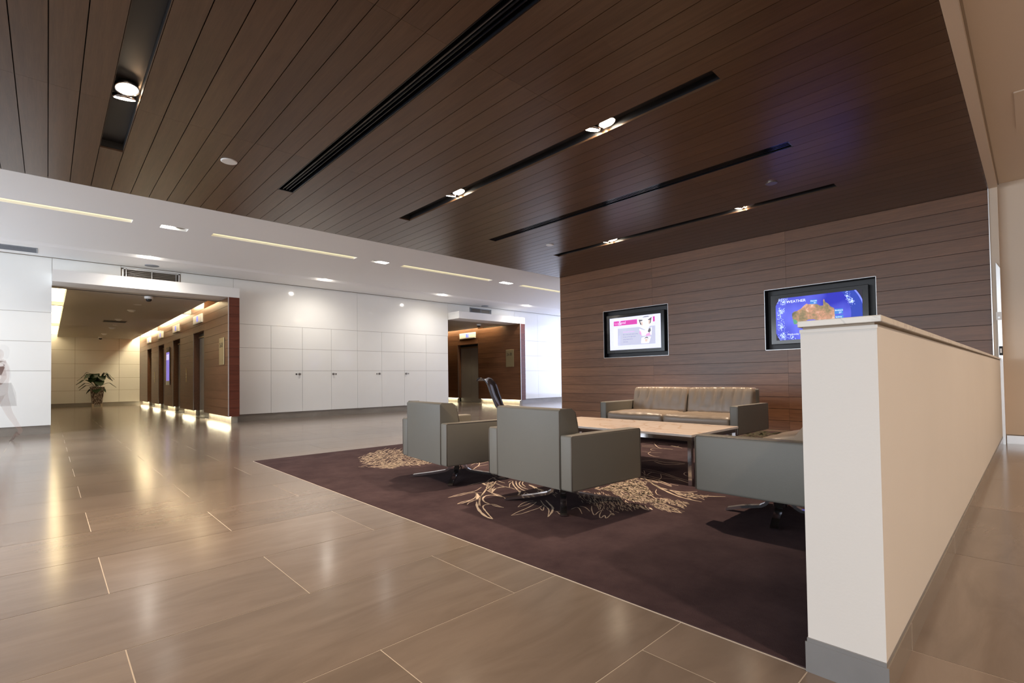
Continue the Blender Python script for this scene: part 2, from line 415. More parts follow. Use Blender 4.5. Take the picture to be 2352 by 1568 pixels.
TS = [([(580,600),(800,640),(1000,690),(1200,760),(1450,830)],1),([(600,635),(900,690),(1200,780),(1450,870)],1),([(580,660),(660,720),(700,700),(760,670),(850,680)],1),
([(620,640),(640,690)],1),([(580,720),(700,730),(850,770),(920,780)],1),([(920,700),(930,770),(880,810),(930,840),(1020,860)],1),([(930,780),(1200,800),(1450,870)],1),
([(1450,670),(1370,670),(1340,700),(1380,730),(1450,745)],.9),([(580,465),(800,450),(870,445)],1.4),([(820,455),(1000,490),(1200,500),(1360,515)],1.8),([(800,470),(950,520),(1150,530),(1360,515)],2),
([(690,320),(720,350),(800,380),(900,390)],1.2),([(700,320),(740,300)],1.2),([(580,290),(750,310),(940,318)],.8),([(740,255),(760,270),(820,278)],1),([(740,255),(780,240),(1000,240),(1140,252)],1),
([(800,140),(850,200),(930,235),(1140,255)],1.5),([(580,180),(800,190)],1.6),([(580,205),(830,215)],1.2),([(580,140),(780,130)],1.6),([(880,150),(1050,165)],1.4),([(1110,180),(1180,200),(1310,232)],1.6),
([(1100,190),(1200,210),(1250,195)],2),([(570,740),(700,820),(850,920),(1000,1000),(1200,1090),(1400,1150),(1660,1205)],3.4),([(620,760),(800,880),(950,960),(1150,1000),(1350,1030),(1580,1015)],2.6),
([(1250,1050),(1500,1080),(1700,1100),(2090,1108)],2.6),([(850,930),(1050,980),(1250,1060),(1450,1110)],2),([(780,1130),(1000,1160),(1200,1230),(1280,1280)],2),([(700,1180),(900,1210),(1100,1290),(1250,1335)],1.4),
([(820,1290),(1000,1340),(1200,1390),(1310,1405)],1.6),([(640,1000),(740,1080),(880,1180),(940,1220)],1.2),([(540,1260),(600,1320),(710,1355)],2.2),([(480,1260),(500,1320),(520,1330)],1.8),
([(640,1270),(660,1310),(720,1350)],1.6),([(720,1310),(770,1345)],3.2),([(430,1290),(500,1320)],1.2),([(0,1360),(30,1400),(20,1440)],1.2),([(50,1410),(75,1440)],3),([(100,1375),(170,1400)],1.8),
([(660,760),(850,800),(1000,860),(1120,910)],2.4),([(700,800),(900,850),(1120,930)],2),([(760,830),(870,860)],3),([(1090,880),(1240,910)],1),([(850,980),(830,1020),(860,1070),(930,1090)],1)]
for p, w_ in TS: stroke([T(q) for q in p], .0048*w_+.003)
def inpoly(p, poly):
    c_ = False; j = len(poly)-1
    for i in range(len(poly)):
        if (poly[i][1] > p[1]) != (poly[j][1] > p[1]) and p[0] < (poly[j][0]-poly[i][0])*(p[1]-poly[i][1])/(poly[j][1]-poly[i][1])+poly[i][0]: c_ = not c_
        j = i
    return c_
def hatch(fn, poly, n, dirv, ln, w0, w1, jit=.25):
    xs = [p[0] for p in poly]; ys = [p[1] for p in poly]; k = 0
    while k < n:
        p = (random.uniform(min(xs), max(xs)), random.uniform(min(ys), max(ys)))
        if not inpoly(p, poly): continue
        k += 1; a = math.atan2(dirv[1], dirv[0])+random.uniform(-jit, jit); q = ln*random.uniform(.5, 1.4)
        e_ = (p[0]+math.cos(a)*q, p[1]+math.sin(a)*q); mid = ((p[0]+e_[0])/2+random.uniform(-6, 6), (p[1]+e_[1])/2+random.uniform(-8, 8))
        stroke([fn(p), fn(mid), fn(e_)], random.uniform(w0, w1))
hatch(T, [(-150,960),(0,900),(300,820),(470,790),(640,930),(760,1060),(640,1130),(300,1060),(0,1000)], 330, (1, .25), 60, 0.0062, 0.0161)
hatch(T, [(0,1000),(300,1070),(700,1120),(1000,1180),(900,1230),(500,1200),(150,1110)], 240, (1, .42), 75, 0.0037, 0.0081)
hatch(T, [(800,1120),(1200,1160),(1450,1240),(1280,1290),(1000,1220)], 60, (1, .35), 80, 0.0037, 0.0081)
hatch(T, [(700,1220),(1000,1260),(1290,1370),(1000,1360),(760,1290)], 70, (1, .4), 85, 0.0031, 0.0062)
hatch(T, [(1100,1010),(1500,1040),(1800,1100),(1500,1160),(1200,1080)], 60, (1, .18), 90, 0.0037, 0.0087)
hatch(F, [(1300,340),(1700,330),(2300,560),(2100,620),(1700,600),(1380,480)], 260, (.6, .8), 38, 0.0025, 0.0056, .5)
hatch(F, [(1500,290),(2050,170),(2352,60),(2352,420),(2000,360),(1700,300)], 300, (1, .22), 55, 0.0056, 0.0136)
hatch(F, [(580,230),(760,310),(1000,320),(950,400),(700,330)], 40, (1, .5), 40, 0.0025, 0.0062, .6)
hatch(G, [(110,210),(300,150),(460,90),(775,80),(780,160),(1050,230),(1250,290),(900,330),(500,350),(200,300)], 760, (1, -.12), 60, 0.0035, 0.0085, .45)
hatch(G, [(70,335),(400,330),(700,320),(720,350),(450,370),(120,345)], 30, (1, -.02), 160, 0.0062, 0.0124, .1)
at_parent(pr.obj('engraved_print', MT['rugprint'], recalc=False), rug)['label'] = 'cream antler and feather line drawing'
gr = MB()
for i in range(420):
    x, y = random.uniform(7.75, 9.15), random.uniform(2.45, 3.6); a = random.uniform(0, PI); q = random.uniform(.05, .16); ww = random.uniform(.01, .03)
    p = Vector((x, y, 0)); e_ = p+Vector((math.cos(a), math.sin(a), 0))*q; nn = Vector((-math.sin(a), math.cos(a), 0))*ww
    gr.poly([(p.x, p.y, ZP), (e_.x+nn.x, e_.y+nn.y, ZP), (e_.x*1.0+q*.3*math.cos(a), e_.y+q*.3*math.sin(a), ZP), (e_.x-nn.x, e_.y-nn.y, ZP)])
at_parent(gr.obj('grass_print', MT['ruggreen'], recalc=False), rug)['label'] = 'olive grass tufts behind the sofa'

# ================================================================== WOOD CEILING
ceil = struct(box('ceiling_slab', -9, XW+.15, .305, 8.33, ZC+.20, ZC+.28, MT['gap']))
ceil.name = 'ceiling'
slots = {2: 'lamp', 11: 'air', 20: 'lamp', 29: 'air', 38: 'lamp'}
YS0, YS1 = 1.80, 6.86
def px_(k):
    x = -.0095+.2022*k
    if k == 29: x = 5.90
    if k == 30: x = 6.08
    return x
ks = list(range(-22, 48))
JY = [.393, 3.02, 5.68, 8.325]
vis_planks = []
behind = MB()
for k in ks:
    xa, xb = px_(k), min(px_(k+1), XW)
    if xb-xa < .02: continue
    segs = [(JY[i], JY[i+1]) for i in range(3)]
    if k in slots: segs = [(JY[0], YS0), (YS1, JY[3])]
    gp = .0035
    for (ya, yb) in segs:
        if k < -6: behind.box(xa+gp, xb-gp, ya+.0008, yb-.0008, ZC, ZC+.018)
        else: box('plank', xa+gp, xb-gp, ya+.0008, yb-.0008, ZC, ZC+.018, MT['ceil_wood'], ceil)
behind.obj('plank_run', MT['ceil_wood'], ceil, recalc=False)['kind'] = 'stuff'
box('backing_board', -4.6, XW, .393, 8.325, ZC+.1, ZC+.16, MT['gap'], ceil)
# cavity closers just above the planks, leaving the slots open
cl = MB(); xprev = -4.6
for k in sorted(slots):
    cl.box(xprev, px_(k)-.006, .393, 8.325, ZC+.0185, ZC+.03, ); xprev = px_(k+1)+.006
    cl.box(px_(k)-.006, px_(k+1)+.006, .393, YS0-.005, ZC+.0185, ZC+.03); cl.box(px_(k)-.006, px_(k+1)+.006, YS1+.005, 8.325, ZC+.0185, ZC+.03)
cl.box(xprev, XW, .393, 8.325, ZC+.0185, ZC+.03)
cl.obj('joint_backing', MT['gap'], ceil, recalc=False)
SN = {2: 'first from the left', 20: 'third from the left, above the armchairs', 38: 'nearest the screens on the veneered wall'}
for k, kind in slots.items():
    xa, xb = px_(k), px_(k+1); xm = (xa+xb)/2
    if kind == 'air':
        t = thing('air_diffuser', 'long black linear air slot in the veneered ceiling, '+('between the first two lamp slots' if k == 11 else 'between the second and third lamp slots'), 'air vent', (xm, 4.3, ZC), 0, 'linear air slots in the ceiling')
        at_parent(MB().box(xa+.002, xa+.012, YS0, YS1, ZC+.002, ZC+.095).box(xb-.012, xb-.002, YS0, YS1, ZC+.002, ZC+.095).box(xa, xb, YS0, YS0+.012, ZC+.002, ZC+.095).box(xa, xb, YS1-.012, YS1, ZC+.002, ZC+.095).box(xa, xb, YS0, YS1, ZC+.085, ZC+.095).obj('channel', MT['black_gloss'], recalc=False), t)
        for q in (.3, .5, .7):
            xx = xa+(xb-xa)*q
            at_parent(box('blade', xx-.004, xx+.004, YS0+.02, YS1-.02, ZC+.012, ZC+.06, MT['black_gloss']), t)
        at_parent(box('deflector', xa+(xb-xa)*.36, xa+(xb-xa)*.44, YS0+.03, YS1-.03, ZC+.03, ZC+.034, MT['grille']), t)
    else:
        t = thing('lamp_slot', 'long black recessed lamp slot in the veneered ceiling, '+SN[k], 'ceiling light', (xm, 4.3, ZC), 0, 'recessed lamp slots in the ceiling')
        at_parent(MB().box(xa, xa+.004, YS0, YS1, ZC+.02, ZC+.095).box(xb-.004, xb, YS0, YS1, ZC+.02, ZC+.095).box(xa, xb, YS0, YS0+.004, ZC+.02, ZC+.095).box(xa, xb, YS1-.004, YS1, ZC+.02, ZC+.095).box(xa, xb, YS0, YS1, ZC+.088, ZC+.095).obj('channel', MT['black'], recalc=False), t)
        at_parent(MB().box(xa+.0005, xa+.003, YS0, YS1, ZC+.001, ZC+.022).box(xb-.003, xb-.0005, YS0, YS1, ZC+.001, ZC+.022).obj('veneer_lip', MT['ceil_wood'], recalc=False), t)
        for yc in (5.42, 5.62, 2.93, 3.12):
            lens = MB().lathe([(.080, .012), (.080, 0), (.076, -.004), (.0, -.010)], 24).obj('lamp_lens', MT['steel'] if (k == 38 and yc == 2.93) else MT['lamp'], t, smooth=True)
            lens.location = (0, yc-4.3, .035)
            tilt = .28 if yc in (5.62, 3.12) else -.20
            lens.rotation_euler = (tilt, -.10, 0)
            if not (k == 38 and yc == 2.93) and yc in (5.62, 3.12):
                l = bpy.data.lights.new('glow', 'POINT'); l.energy = 1.0; l.color = (1, .62, .34); l.shadow_soft_size = .01
                so = bpy.data.objects.new('lamp_glow', l); C.objects.link(so); so.parent = t; so.location = (.082, yc-.1-4.3, .012)
            rg = MB().lathe([(.084, .03), (.088, .03), (.088, -.004), (.081, -.004), (.081, .028)], 24).obj('rim', MT['chrome'], lens, smooth=True)
        for yc in (5.52, 3.02):
            l = bpy.data.lights.new('spot', 'SPOT'); l.energy = 460; l.color = WARM; l.spot_size = math.radians(84); l.spot_blend = .75; l.shadow_soft_size = .05
            so = bpy.data.objects.new('lamp_beam', l); C.objects.link(so); so.parent = t; so.location = (0, yc-4.3, -.02); so.rotation_euler = (0, 0, 0)

# small ceiling discs
def disc(name, label, cat, x, y, z, rad, m, h=.012, group=None):
    o = MB().lathe([(rad, 0), (rad, -h*.6), (rad*.9, -h), (0, -h)], 28).obj(name, m, None, smooth=False); o.location = (x, y, z)
    tag(o, label, cat, group); return o
disc('ceiling_disc', 'small pale round cover on the veneered ceiling, between the first two slots', 'detector', 1.516, 6.342, ZC, .085, MT['plastic_w'])
disc('ceiling_disc', 'small round cover at the far end of the veneered ceiling, near its white border', 'detector', 7.03, 6.357, ZC, .075, MT['plastic_w'])
disc('ceiling_disc', 'small dark-rimmed round cover above the right-hand screen, between two slots', 'detector', 7.01, 2.354, ZC, .075, MT['steel'])

# ================================================================== WHITE CEILING over the passage
wc = struct(MB().box(-9, 18, 8.33, 9.635, ZC, ZC+.15).box(-9, 18, 9.825, 12.2, ZC, ZC+.15).obj('ceiling_white', MT['white'], recalc=False)); wc.name = 'ceiling.001'
segs = []; ex = []
c0 = 1.515
for i in range(-3, 5):
    cc = 1.515+3.735*i
    if 0 <= i <= 2: ex.append((cc-.19, cc+.19, 'dl'))
    if -1 <= i <= 2: ex.append((cc+.545, cc+.545+2.64, 'slot'))
ex.sort(); xp = -9; mb = MB()
for a, b_, _k in ex:
    if a > 18: break
    mb.box(xp, a, 9.635, 9.825, ZC, ZC+.15); xp = min(b_, 18)
if xp < 18: mb.box(xp, 18, 9.635, 9.825, ZC, ZC+.15)
mb.obj('ceiling_infill', MT['white'], wc, recalc=False)
# wall-wash groove and wall strip
grv = MB()
N = 10
for i in range(N):
    y0 = 12.2+.30*i/N; y1 = 12.2+.30*(i+1)/N
    za = ZC+.045*math.sin(PI*i/N); zb = ZC+.045*math.sin(PI*(i+1)/N)
    k = len(grv.v); grv.v += [(-9, y0, za), (18, y0, za), (18, y1, zb), (-9, y1, zb)]; grv.f.append((k, k+3, k+2, k+1))
grv.obj('ceiling_groove', MT['white'], wc, smooth=True, recalc=False)
MB().box(-9, 18, 12.5, 13.545, ZC, ZC+.15).box(-9, 18, 12.2, 12.5, ZC+.05, ZC+.15).obj('ceiling_strip', MT['white'], wc, recalc=False)
box('shadow_line', -9, 18, 13.54, 13.7, ZC+.025, ZC+.15, MT['jointw'], wc)
ordn = {0: 'above the lift lobby entrance', 1: 'above the middle of the white cupboard wall', 2: 'left of the far lift lobby'}
for i in range(-2, 5):
    cc = 1.515+3.735*i
    l = bpy.data.lights.new('spot', 'SPOT'); l.energy = 330; l.color = (1, .90, .80); l.spot_size = math.radians(110); l.spot_blend = .8; l.shadow_soft_size = .06
    so = bpy.data.objects.new('lamp_beam', l); C.objects.link(so); so.location = (cc, 9.73, ZC-.01)
    if 0 <= i <= 2:
        t = thing('downlight', 'square recess of twin lamps in white ceiling, '+ordn[i], 'ceiling light', (cc, 9.73, ZC), 0, 'twin downlights in the white ceiling')
        at_parent(MB().box(cc-.19, cc-.186, 9.635, 9.825, ZC+.001, ZC+.09).box(cc+.186, cc+.19, 9.635, 9.825, ZC+.001, ZC+.09).box(cc-.19, cc+.19, 9.635, 9.639, ZC+.001, ZC+.09).box(cc-.19, cc+.19, 9.821, 9.825, ZC+.001, ZC+.09).box(cc-.19, cc+.19, 9.635, 9.825, ZC+.085, ZC+.09).obj('housing', MT['plastic_w'], recalc=False), t)
        for sx in (-.085, .085):
            o = MB().lathe([(.07, .02), (.07, 0), (.03, -.006), (0, -.008)], 20).obj('lamp_lens', MT['lampb'] if not (i < 2 and abs(sx-(.085 if i == 0 else -.085)) < .01) else MT['steel'], t, smooth=True); o.location = (sx, 0, .022)
    a, b_ = cc+.545, cc+.545+2.64
    if -1 <= i <= 2:
        t = thing('light_slot', 'long pale yellow light slot in the white ceiling, '+{-1: 'leftmost, cut by the frame edge', 0: 'over the cupboards, second from left', 1: 'third from left', 2: 'beside the veneered screen wall'}[i], 'ceiling light', ((a+b_)/2, 9.73, ZC), 0, 'yellow light slots in the white ceiling')
        at_parent(box('diffuser', a, b_, 9.635, 9.825, ZC+.035, ZC+.05, MT['slotlight']), t)
        at_parent(MB().box(a, a+.004, 9.635, 9.825, ZC+.001, ZC+.05).box(b_-.004, b_, 9.635, 9.825, ZC+.001, ZC+.05).box(a, b_, 9.635, 9.639, ZC+.001, ZC+.05).box(a, b_, 9.821, 9.825, ZC+.001, ZC+.05).obj('frame', MT['white'], recalc=False), t)
wn_ = {0: 'above the lift lobby canopy', 1: 'above the white cupboards', 2: 'left of the far canopy', 3: 'beyond the far canopy'}
for i in range(-1, 5):
    xx = 1.5+3.66*i
    l = bpy.data.lights.new('wash', 'SPOT'); l.energy = 85; l.color = (1, .93, .84); l.spot_size = math.radians(150); l.spot_blend = 1; l.shadow_soft_size = .05
    so = bpy.data.objects.new('lamp_beam', l); C.objects.link(so); so.location = (xx, 12.38, ZC-.01); so.rotation_euler = (.25, 0, 0)
    if not 0 <= i <= 3: continue
    t = thing('wall_washer', 'small bright wall-wash lamp in the ceiling groove, '+wn_.get(i, 'out of view'), 'ceiling light', (xx, 12.33, ZC+.02), 0, 'wall-wash lamps in the ceiling groove')
    o = MB().lathe([(.075, .012), (.075, 0), (0, -.004)], 20).obj('lamp_lens', MT['lampb'], t); o.location = (0, .02, .014); o.scale = (.55, .55, 1)
    l = bpy.data.lights.new('glow', 'POINT'); l.energy = 5; l.color = (1, .92, .80); l.shadow_soft_size = .012
    so = bpy.data.objects.new('lamp_glow', l); C.objects.link(so); so.parent = t; so.location = (0, .03, -.014)
disc('ceiling_speaker', 'round white speaker grille in the ceiling just above the near lobby canopy', 'speaker', 1.646, 13.17, ZC, .13, MT['grille'])
disc('ceiling_speaker', 'round white speaker grille in the ceiling above the far lobby canopy', 'speaker', 11.245, 13.3, ZC, .13, MT['grille'])
t = thing('ceiling_grille', 'grey rectangular air grille in the white ceiling at the far left', 'air vent', (-.7, 13.02, ZC))
at_parent(MB().box(-1.25, -.15, 12.79, 12.81, ZC-.006, ZC+.001).box(-1.25, -.15, 13.24, 13.26, ZC-.006, ZC+.001).box(-1.25, -1.23, 12.79, 13.26, ZC-.006, ZC+.001).box(-.17, -.15, 12.79, 13.26, ZC-.006, ZC+.001).obj('frame', MT['grille'], recalc=False), t)
at_parent(box('core', -1.24, -.16, 12.8, 13.25, ZC-.002, ZC+.001, MT['grille']), t)
for i in range(14): at_parent(box('slat', -1.23, -.17, 12.82+i*.03, 12.83+i*.03, ZC-.006, ZC-.001, MT['slatdark'] if i % 4 == 0 else MT['grille']), t)

# ================================================================== CORRIDOR (right, under its own ceiling)
cc_ = struct(box('ceiling.002', -9, 9.9, -4, .3045, 3.62, 3.75, MT['beige']))
box('shadow_joint', -9, 9.68, .290, .3048, 3.608, 3.621, MT['joint'], cc_)
struct(MB().box(-9, 9.6, .305, .392, ZC, ZC+.4).obj('trim_1', MT['beige'], recalc=False))
ws = struct(box('wall_south', -9, 9.9, -4.2, -4, 0, 3.62, MT['paint']))
wr = struct(MB().box(9.68, 9.95, -4, .31, .125, 3.62).box(9.70, 9.95, -4, .31, 0, .125).obj('wall_east', MT['beige'], recalc=False))
struct(MB().box(9.655, 9.70, -4, .298, 0, .112).obj('baseboard_east', MT['satin'], recalc=False))
pe = struct(MB().box(9.56, 9.95, .305, .392, .0, ZC).obj('wall_pier', MT['beige'], recalc=False))
struct(box('trim_2', 9.545, 9.575, .392, .402, .17, ZC, MT['satin']))
# white metal door-frame strip on the pier
dr = struct(MB().prism([(.305, 0), (.345, 0), (.345, 2.50), (.305, 2.42)], 9.535, 9.56, 'x').obj('door_1', MT['satin']))
sw = thing('light_switch', 'small square light switch plate on the pale pier at the right edge', 'switch', (9.53, .33, 1.76))
box('plate', -.006, .0, -.028, .028, -.055, .055, MT['plastic_w'], sw); box('rocker', -.012, -.006, -.012, .012, -.035, -.01, MT['steel'], sw); box('rocker', -.012, -.006, -.012, .012, .0, .03, MT['plastic_w'], sw)
sw = thing('door_lock', 'black door lock with pale centre on the pier at the right edge', 'lock', (9.53, .322, 1.28))
box('case', -.02, .0, -.018, .018, -.062, .062, MT['black'], sw, bevel=.005); box('button', -.026, -.02, -.009, .009, -.03, .03, MT['plastic_w'], sw)
t = thing('access_panel', 'pale access panel in the beige ceiling at the right frame edge', 'panel', (7.1, .02, 3.62))
box('frame', -.5, .5, -.25, .06, -.012, 0, MT['beige'], t)
# corridor downlights (warm)
for i, xx in enumerate((-2.0, 1.2, 4.4, 7.6)):
    l = bpy.data.lights.new('spot', 'SPOT'); l.energy = 320; l.color = (1, .76, .57); l.spot_size = math.radians(130); l.spot_blend = .8; l.shadow_soft_size = .08
    so = bpy.data.objects.new('lamp_beam', l); C.objects.link(so); so.location = (xx, -1.7, 3.60)

# ================================================================== HALF-HEIGHT PARTITION
par = struct(box('wall_partition', 1.872, XW, .335, .549, .113, 1.150, MT['paint']))
cp = box('capping_slab', 1.866, XW, .322, .556, 1.158, 1.179, MT['cap'], par, bevel=.002, seg=1)
box('shadow_joint', 1.879, XW, .342, .543, 1.148, 1.16, MT['joint'], par)
box('corner_trim', 1.8700, 1.8745, .333, .551, 1.139, 1.1495, MT['paint'], par)
bs = struct(MB().box(1.868, XW, .330, .554, 0, .098).obj('baseboard_partition', MT['skirt'], recalc=False))
box('end_slab', 1.864, 1.869, .328, .556, 0, .100, MT['skirtg'], bs); box('top_strip', 1.866, XW, .334, .551, .098, .113, MT['skirtg'], bs)
xx = 1.9
for q in (.903+PX, .903+2*PX, .903+3*PX, .903+4*PX): box('joint', q-.001, q+.001, .3295, .331, 0, .098, MT['grout'], bs)

# ================================================================== MEDIA WALL
mw = struct(box('wall_media', XW+.03, XW+.32, .393, 8.325, 0, ZC+.02, MT['gap']))
mw.data.materials[0] = MT['gap']
tvs = [(5.32, 6.99, 1.431, 2.531), (1.706, 3.387, 1.436, 2.538)]
RH = (ZC-.17)/16
ysj = [.402, 3.014, 5.684, 8.325]
for i in range(-1, 16):
    za = .17+RH*i if i >= 0 else .0; zb = .17+RH*(i+1)
    for j in range(3):
        pcs = [(ysj[j]+.001, ysj[j+1]-.001, za+.003, zb-.003)]
        for (ta, tb, tc, td) in tvs:
            new = []
            for (a, b_, c_, e_) in pcs:
                if b_ <= ta or a >= tb or e_ <= tc or c_ >= td: new.append((a, b_, c_, e_)); continue
                if a < ta: new.append((a, ta, c_, e_))
                if b_ > tb: new.append((tb, b_, c_, e_))
                m0, m1 = max(a, ta), min(b_, tb)
                if c_ < tc: new.append((m0, m1, c_, tc))
                if e_ > td: new.append((m0, m1, td, e_))
            pcs = new
        for (a, b_, c_, e_) in pcs:
            if b_-a > .01 and e_-c_ > .01: box('plank', XW, XW+.016, a, b_, c_, e_, MT['wall_wood'], mw)
# backing with screen recesses cut out: rebuild wall body as a ring
me = MB()
ycut = [.393, 1.706, 3.387, 5.32, 6.99, 8.325]
me.box(XW+.0165, XW+.32, .393, 1.706, .165, ZC+.02).box(XW+.0165, XW+.32, 3.387, 5.32, .165, ZC+.02).box(XW+.0165, XW+.32, 6.99, 8.325, .165, ZC+.02)
for (ta, tb, tc, td) in tvs: me.box(XW+.0165, XW+.32, ta, tb, .165, tc).box(XW+.0165, XW+.32, ta, tb, td, ZC+.02).box(XW+.16, XW+.32, ta, tb, tc, td)
me.box(XW+.0165, XW+.32, .41, 8.325, 0, .165)
nm = me.mesh('wall_media', recalc=False); nm.materials.append(MT['gap']); mw.data = nm
box('end_cap', XW, XW+.32, 8.325, 8.335, .0, ZC, MT['satin'], mw)
box('back_face', XW+.32, XW+.33, .393, 8.335, 0, ZC, MT['paint'], mw)

def screen_thing(nr, ta, tb, tc, td, label):
    t = thing('wall_screen', label, 'television', (XW, (ta+tb)/2, (tc+td)/2), 0)
    W2, H2 = (tb-ta)/2, (td-tc)/2
    fr = MB()
    for (a, b_, c_, e_) in ((-W2, W2, -H2, -H2+.006), (-W2, W2, H2-.006, H2), (-W2, -W2+.006, -H2, H2), (W2-.006, W2, -H2, H2)): fr.box(-.003, .010, a, b_, c_, e_)
    fr.obj('trim_frame', MT['satin'], t, recalc=False)
    rc = MB()
    rc.box(.155, .165, -W2, W2, -H2, H2)
    for (a, b_, c_, e_) in ((-W2+.006, W2-.006, -H2+.006, -H2+.012), (-W2+.006, W2-.006, H2-.012, H2-.006), (-W2+.006, -W2+.012, -H2, H2), (W2-.012, W2-.006, -H2, H2)): rc.box(.0, .16, a, b_, c_, e_)
    rc.obj('recess', MT['black'], t, recalc=False)
    return t
# --- left screen: white slide
MT['s_white'] = emis('slide_white', (.78, .81, 1.0), .56); MT['s_grey'] = emis('slide_grey', (.62, .64, .82), .46)
MT['s_pink'] = emis('slide_pink', (.68, .06, .42), .55); MT['s_ink'] = emis('slide_ink', (.30, .30, .38), .5)
MT['s_skin'] = emis('slide_photo_tone', (.72, .56, .50), .65); MT['s_hair'] = emis('slide_dark_tone', (.16, .15, .18), .4); MT['s_pale'] = emis('slide_pale', (.90, .90, .96), .62)
MT['s_lpink'] = emis('slide_light_pink', (.70, .35, .62), .7); MT['s_lgrey'] = emis('slide_lettering_grey', (.66, .68, .86), .45)
MT['w_blue'] = emis('ocean_blue', (.055, .075, .80), .95); MT['w_lblue'] = emis('ocean_light', (.16, .20, .95), 1.0); MT['w_cloud'] = emis('cloud', (.55, .66, 1.0), .8)
MT['w_sea'] = emis('sea_dark', (.02, .05, .40), .7); MT['w_space'] = emis('space', (.016, .012, .022), .8); MT['w_box'] = emis('label_blue', (.05, .20, .55), .8); MT['w_txt'] = emis('label_white', (.80, .86, 1.0), .85)
def landmat():
    m, n, l, b = newmat('land'); setc(b, (.1, .1, .1), .6)
    g = n.new('ShaderNodeNewGeometry'); t = n.new('ShaderNodeTexNoise'); t.inputs['Scale'].default_value = 3.2; t.inputs['Detail'].default_value = 8; t.inputs['Roughness'].default_value = .72
    l.new(g.outputs['Position'], t.inputs['Vector'])
    cr = n.new('ShaderNodeValToRGB'); e = cr.color_ramp.elements; e[0].position = .35; e[0].color = (.08, .085, .04, 1); e[1].position = .68; e[1].color = (.95, .78, .62, 1)
    x = e.new(.45); x.color = (.26, .19, .09, 1); x = e.new(.54); x.color = (.55, .26, .16, 1)
    l.new(t.outputs['Fac'], cr.inputs[0]); l.new(cr.outputs[0], b.inputs['Emission Color']); b.inputs['Emission Strength'].default_value = 1.0
    return m
def oceanmat():
    m, n, l, b = newmat('ocean_swirl'); setc(b, (.02, .02, .1), .6)
    g_ = n.new('ShaderNodeNewGeometry'); t_ = n.new('ShaderNodeTexNoise'); t_.inputs['Scale'].default_value = 1.7; t_.inputs['Detail'].default_value = 2
    l.new(g_.outputs['Position'], t_.inputs['Vector'])
    cr = n.new('ShaderNodeValToRGB'); e = cr.color_ramp.elements; e[0].position = .36; e[0].color = (.025, .03, .55, 1); e[1].position = .68; e[1].color = (.17, .20, 1, 1)
    l.new(t_.outputs['Fac'], cr.inputs[0]); l.new(cr.outputs[0], b.inputs['Emission Color']); b.inputs['Emission Strength'].default_value = .75
    return m
MT['w_blue'] = oceanmat()
MT['w_land'] = landmat()
SX = .045
t1 = screen_thing(1, *tvs[0], 'left recessed wall screen showing a white slide with a magenta banner')
yc, zc2 = 6.155, 1.981
def body(t, yo, zo, hw, hh):
    b_ = box('television_body', SX+.004, .15, yo-hw, yo+hw, zo-hh, zo+hh, MT['black_gloss'], t, bevel=.006, seg=1); return b_
# local: y grows to the viewer's left
body(t1, .032, -.004, .748, .447)
def rect(name, t, y0, y1, z0, z1, lay, m, p=None):
    return MB().box(SX-.0008*lay, SX+.0045, y0, y1, z0, z1).obj(name, m, p or t, recalc=False)
Y1 = lambda y: y-yc
Z1 = lambda z: z-zc2
s1 = rect('display', t1, Y1(5.522), Y1(6.842), Z1(1.607), Z1(2.348), 1, MT['s_white'])
def onscr(name, pts, lay, m, par):
    return MB().prism(pts, SX-.0008*lay-.0004, SX-.0008*lay+.0006, 'x').obj(name, m, par)
yl, yr_, zt, zb_ = 6.842-yc, 5.522-yc, 2.348-zc2, 1.607-zc2
def SP(uu, vv): return (yl+(yr_-yl)*uu, zt+(zb_-zt)*vv)     # u to the right, v down
def quad(name, a, b_, c_, e_, lay, m, par): return onscr(name, [SP(a, c_), SP(b_, c_), SP(b_, e_), SP(a, e_)], lay, m, par)
quad('slide_panel', .09, .90, .34, .87, 2, MT['s_grey'], s1)
quad('slide_banner', .085, .56, .10, .245, 3, MT['s_pink'], s1)
quad('banner_end', .86, .895, .07, .22, 3, MT['s_pink'], s1)
quad('side_strip', .09, .165, .34, .87, 3, MT['s_pale'], s1)
onscr('folded_photo', [SP(.56, .11), SP(.66, .13), SP(.80, .09), SP(.86, .13), SP(.83, .30), SP(.73, .46), SP(.60, .33)], 4, MT['s_pale'], s1)
onscr('photo_hair', [SP(.59, .12), SP(.67, .14), (SP(.66, .17)), SP(.62, .18), SP(.66, .31), SP(.62, .27)], 5, MT['s_hair'], s1)
onscr('photo_hair', [SP(.84, .08), SP(.82, .25), SP(.79, .29), SP(.80, .17), SP(.76, .15)], 5, MT['s_hair'], s1)
onscr('photo_face', [SP(.63, .19), SP(.67, .20), SP(.675, .30), SP(.65, .31)], 6, MT['s_skin'], s1)
onscr('photo_face', [SP(.775, .17), SP(.81, .16), SP(.80, .27), SP(.775, .28)], 6, MT['s_skin'], s1)
onscr('photo_arc', [SP(.66, .07), SP(.70, .045), SP(.77, .04), SP(.80, .06), SP(.77, .06), SP(.70, .065)], 5, MT['s_hair'], s1)
onscr('folded_photo', [SP(.60, .40), SP(.70, .46), SP(.84, .38), SP(.83, .60), SP(.66, .62), SP(.61, .55)], 3, MT['s_pale'], s1)
onscr('photo_pink', [SP(.61, .44), SP(.64, .52), SP(.645, .62), SP(.60, .53)], 4, MT['s_lpink'], s1)
onscr('photo_pink', [SP(.73, .57), SP(.80, .53), SP(.81, .62), SP(.72, .64)], 4, MT['s_lpink'], s1)
onscr('photo_hair', [SP(.78, .42), SP(.81, .40), SP(.82, .48), SP(.79, .54), SP(.76, .50)], 4, MT['s_hair'], s1)
onscr('folded_photo', [SP(.64, .68), SP(.70, .65), SP(.82, .66), SP(.78, .84), SP(.63, .84)], 4, MT['s_pale'], s1)
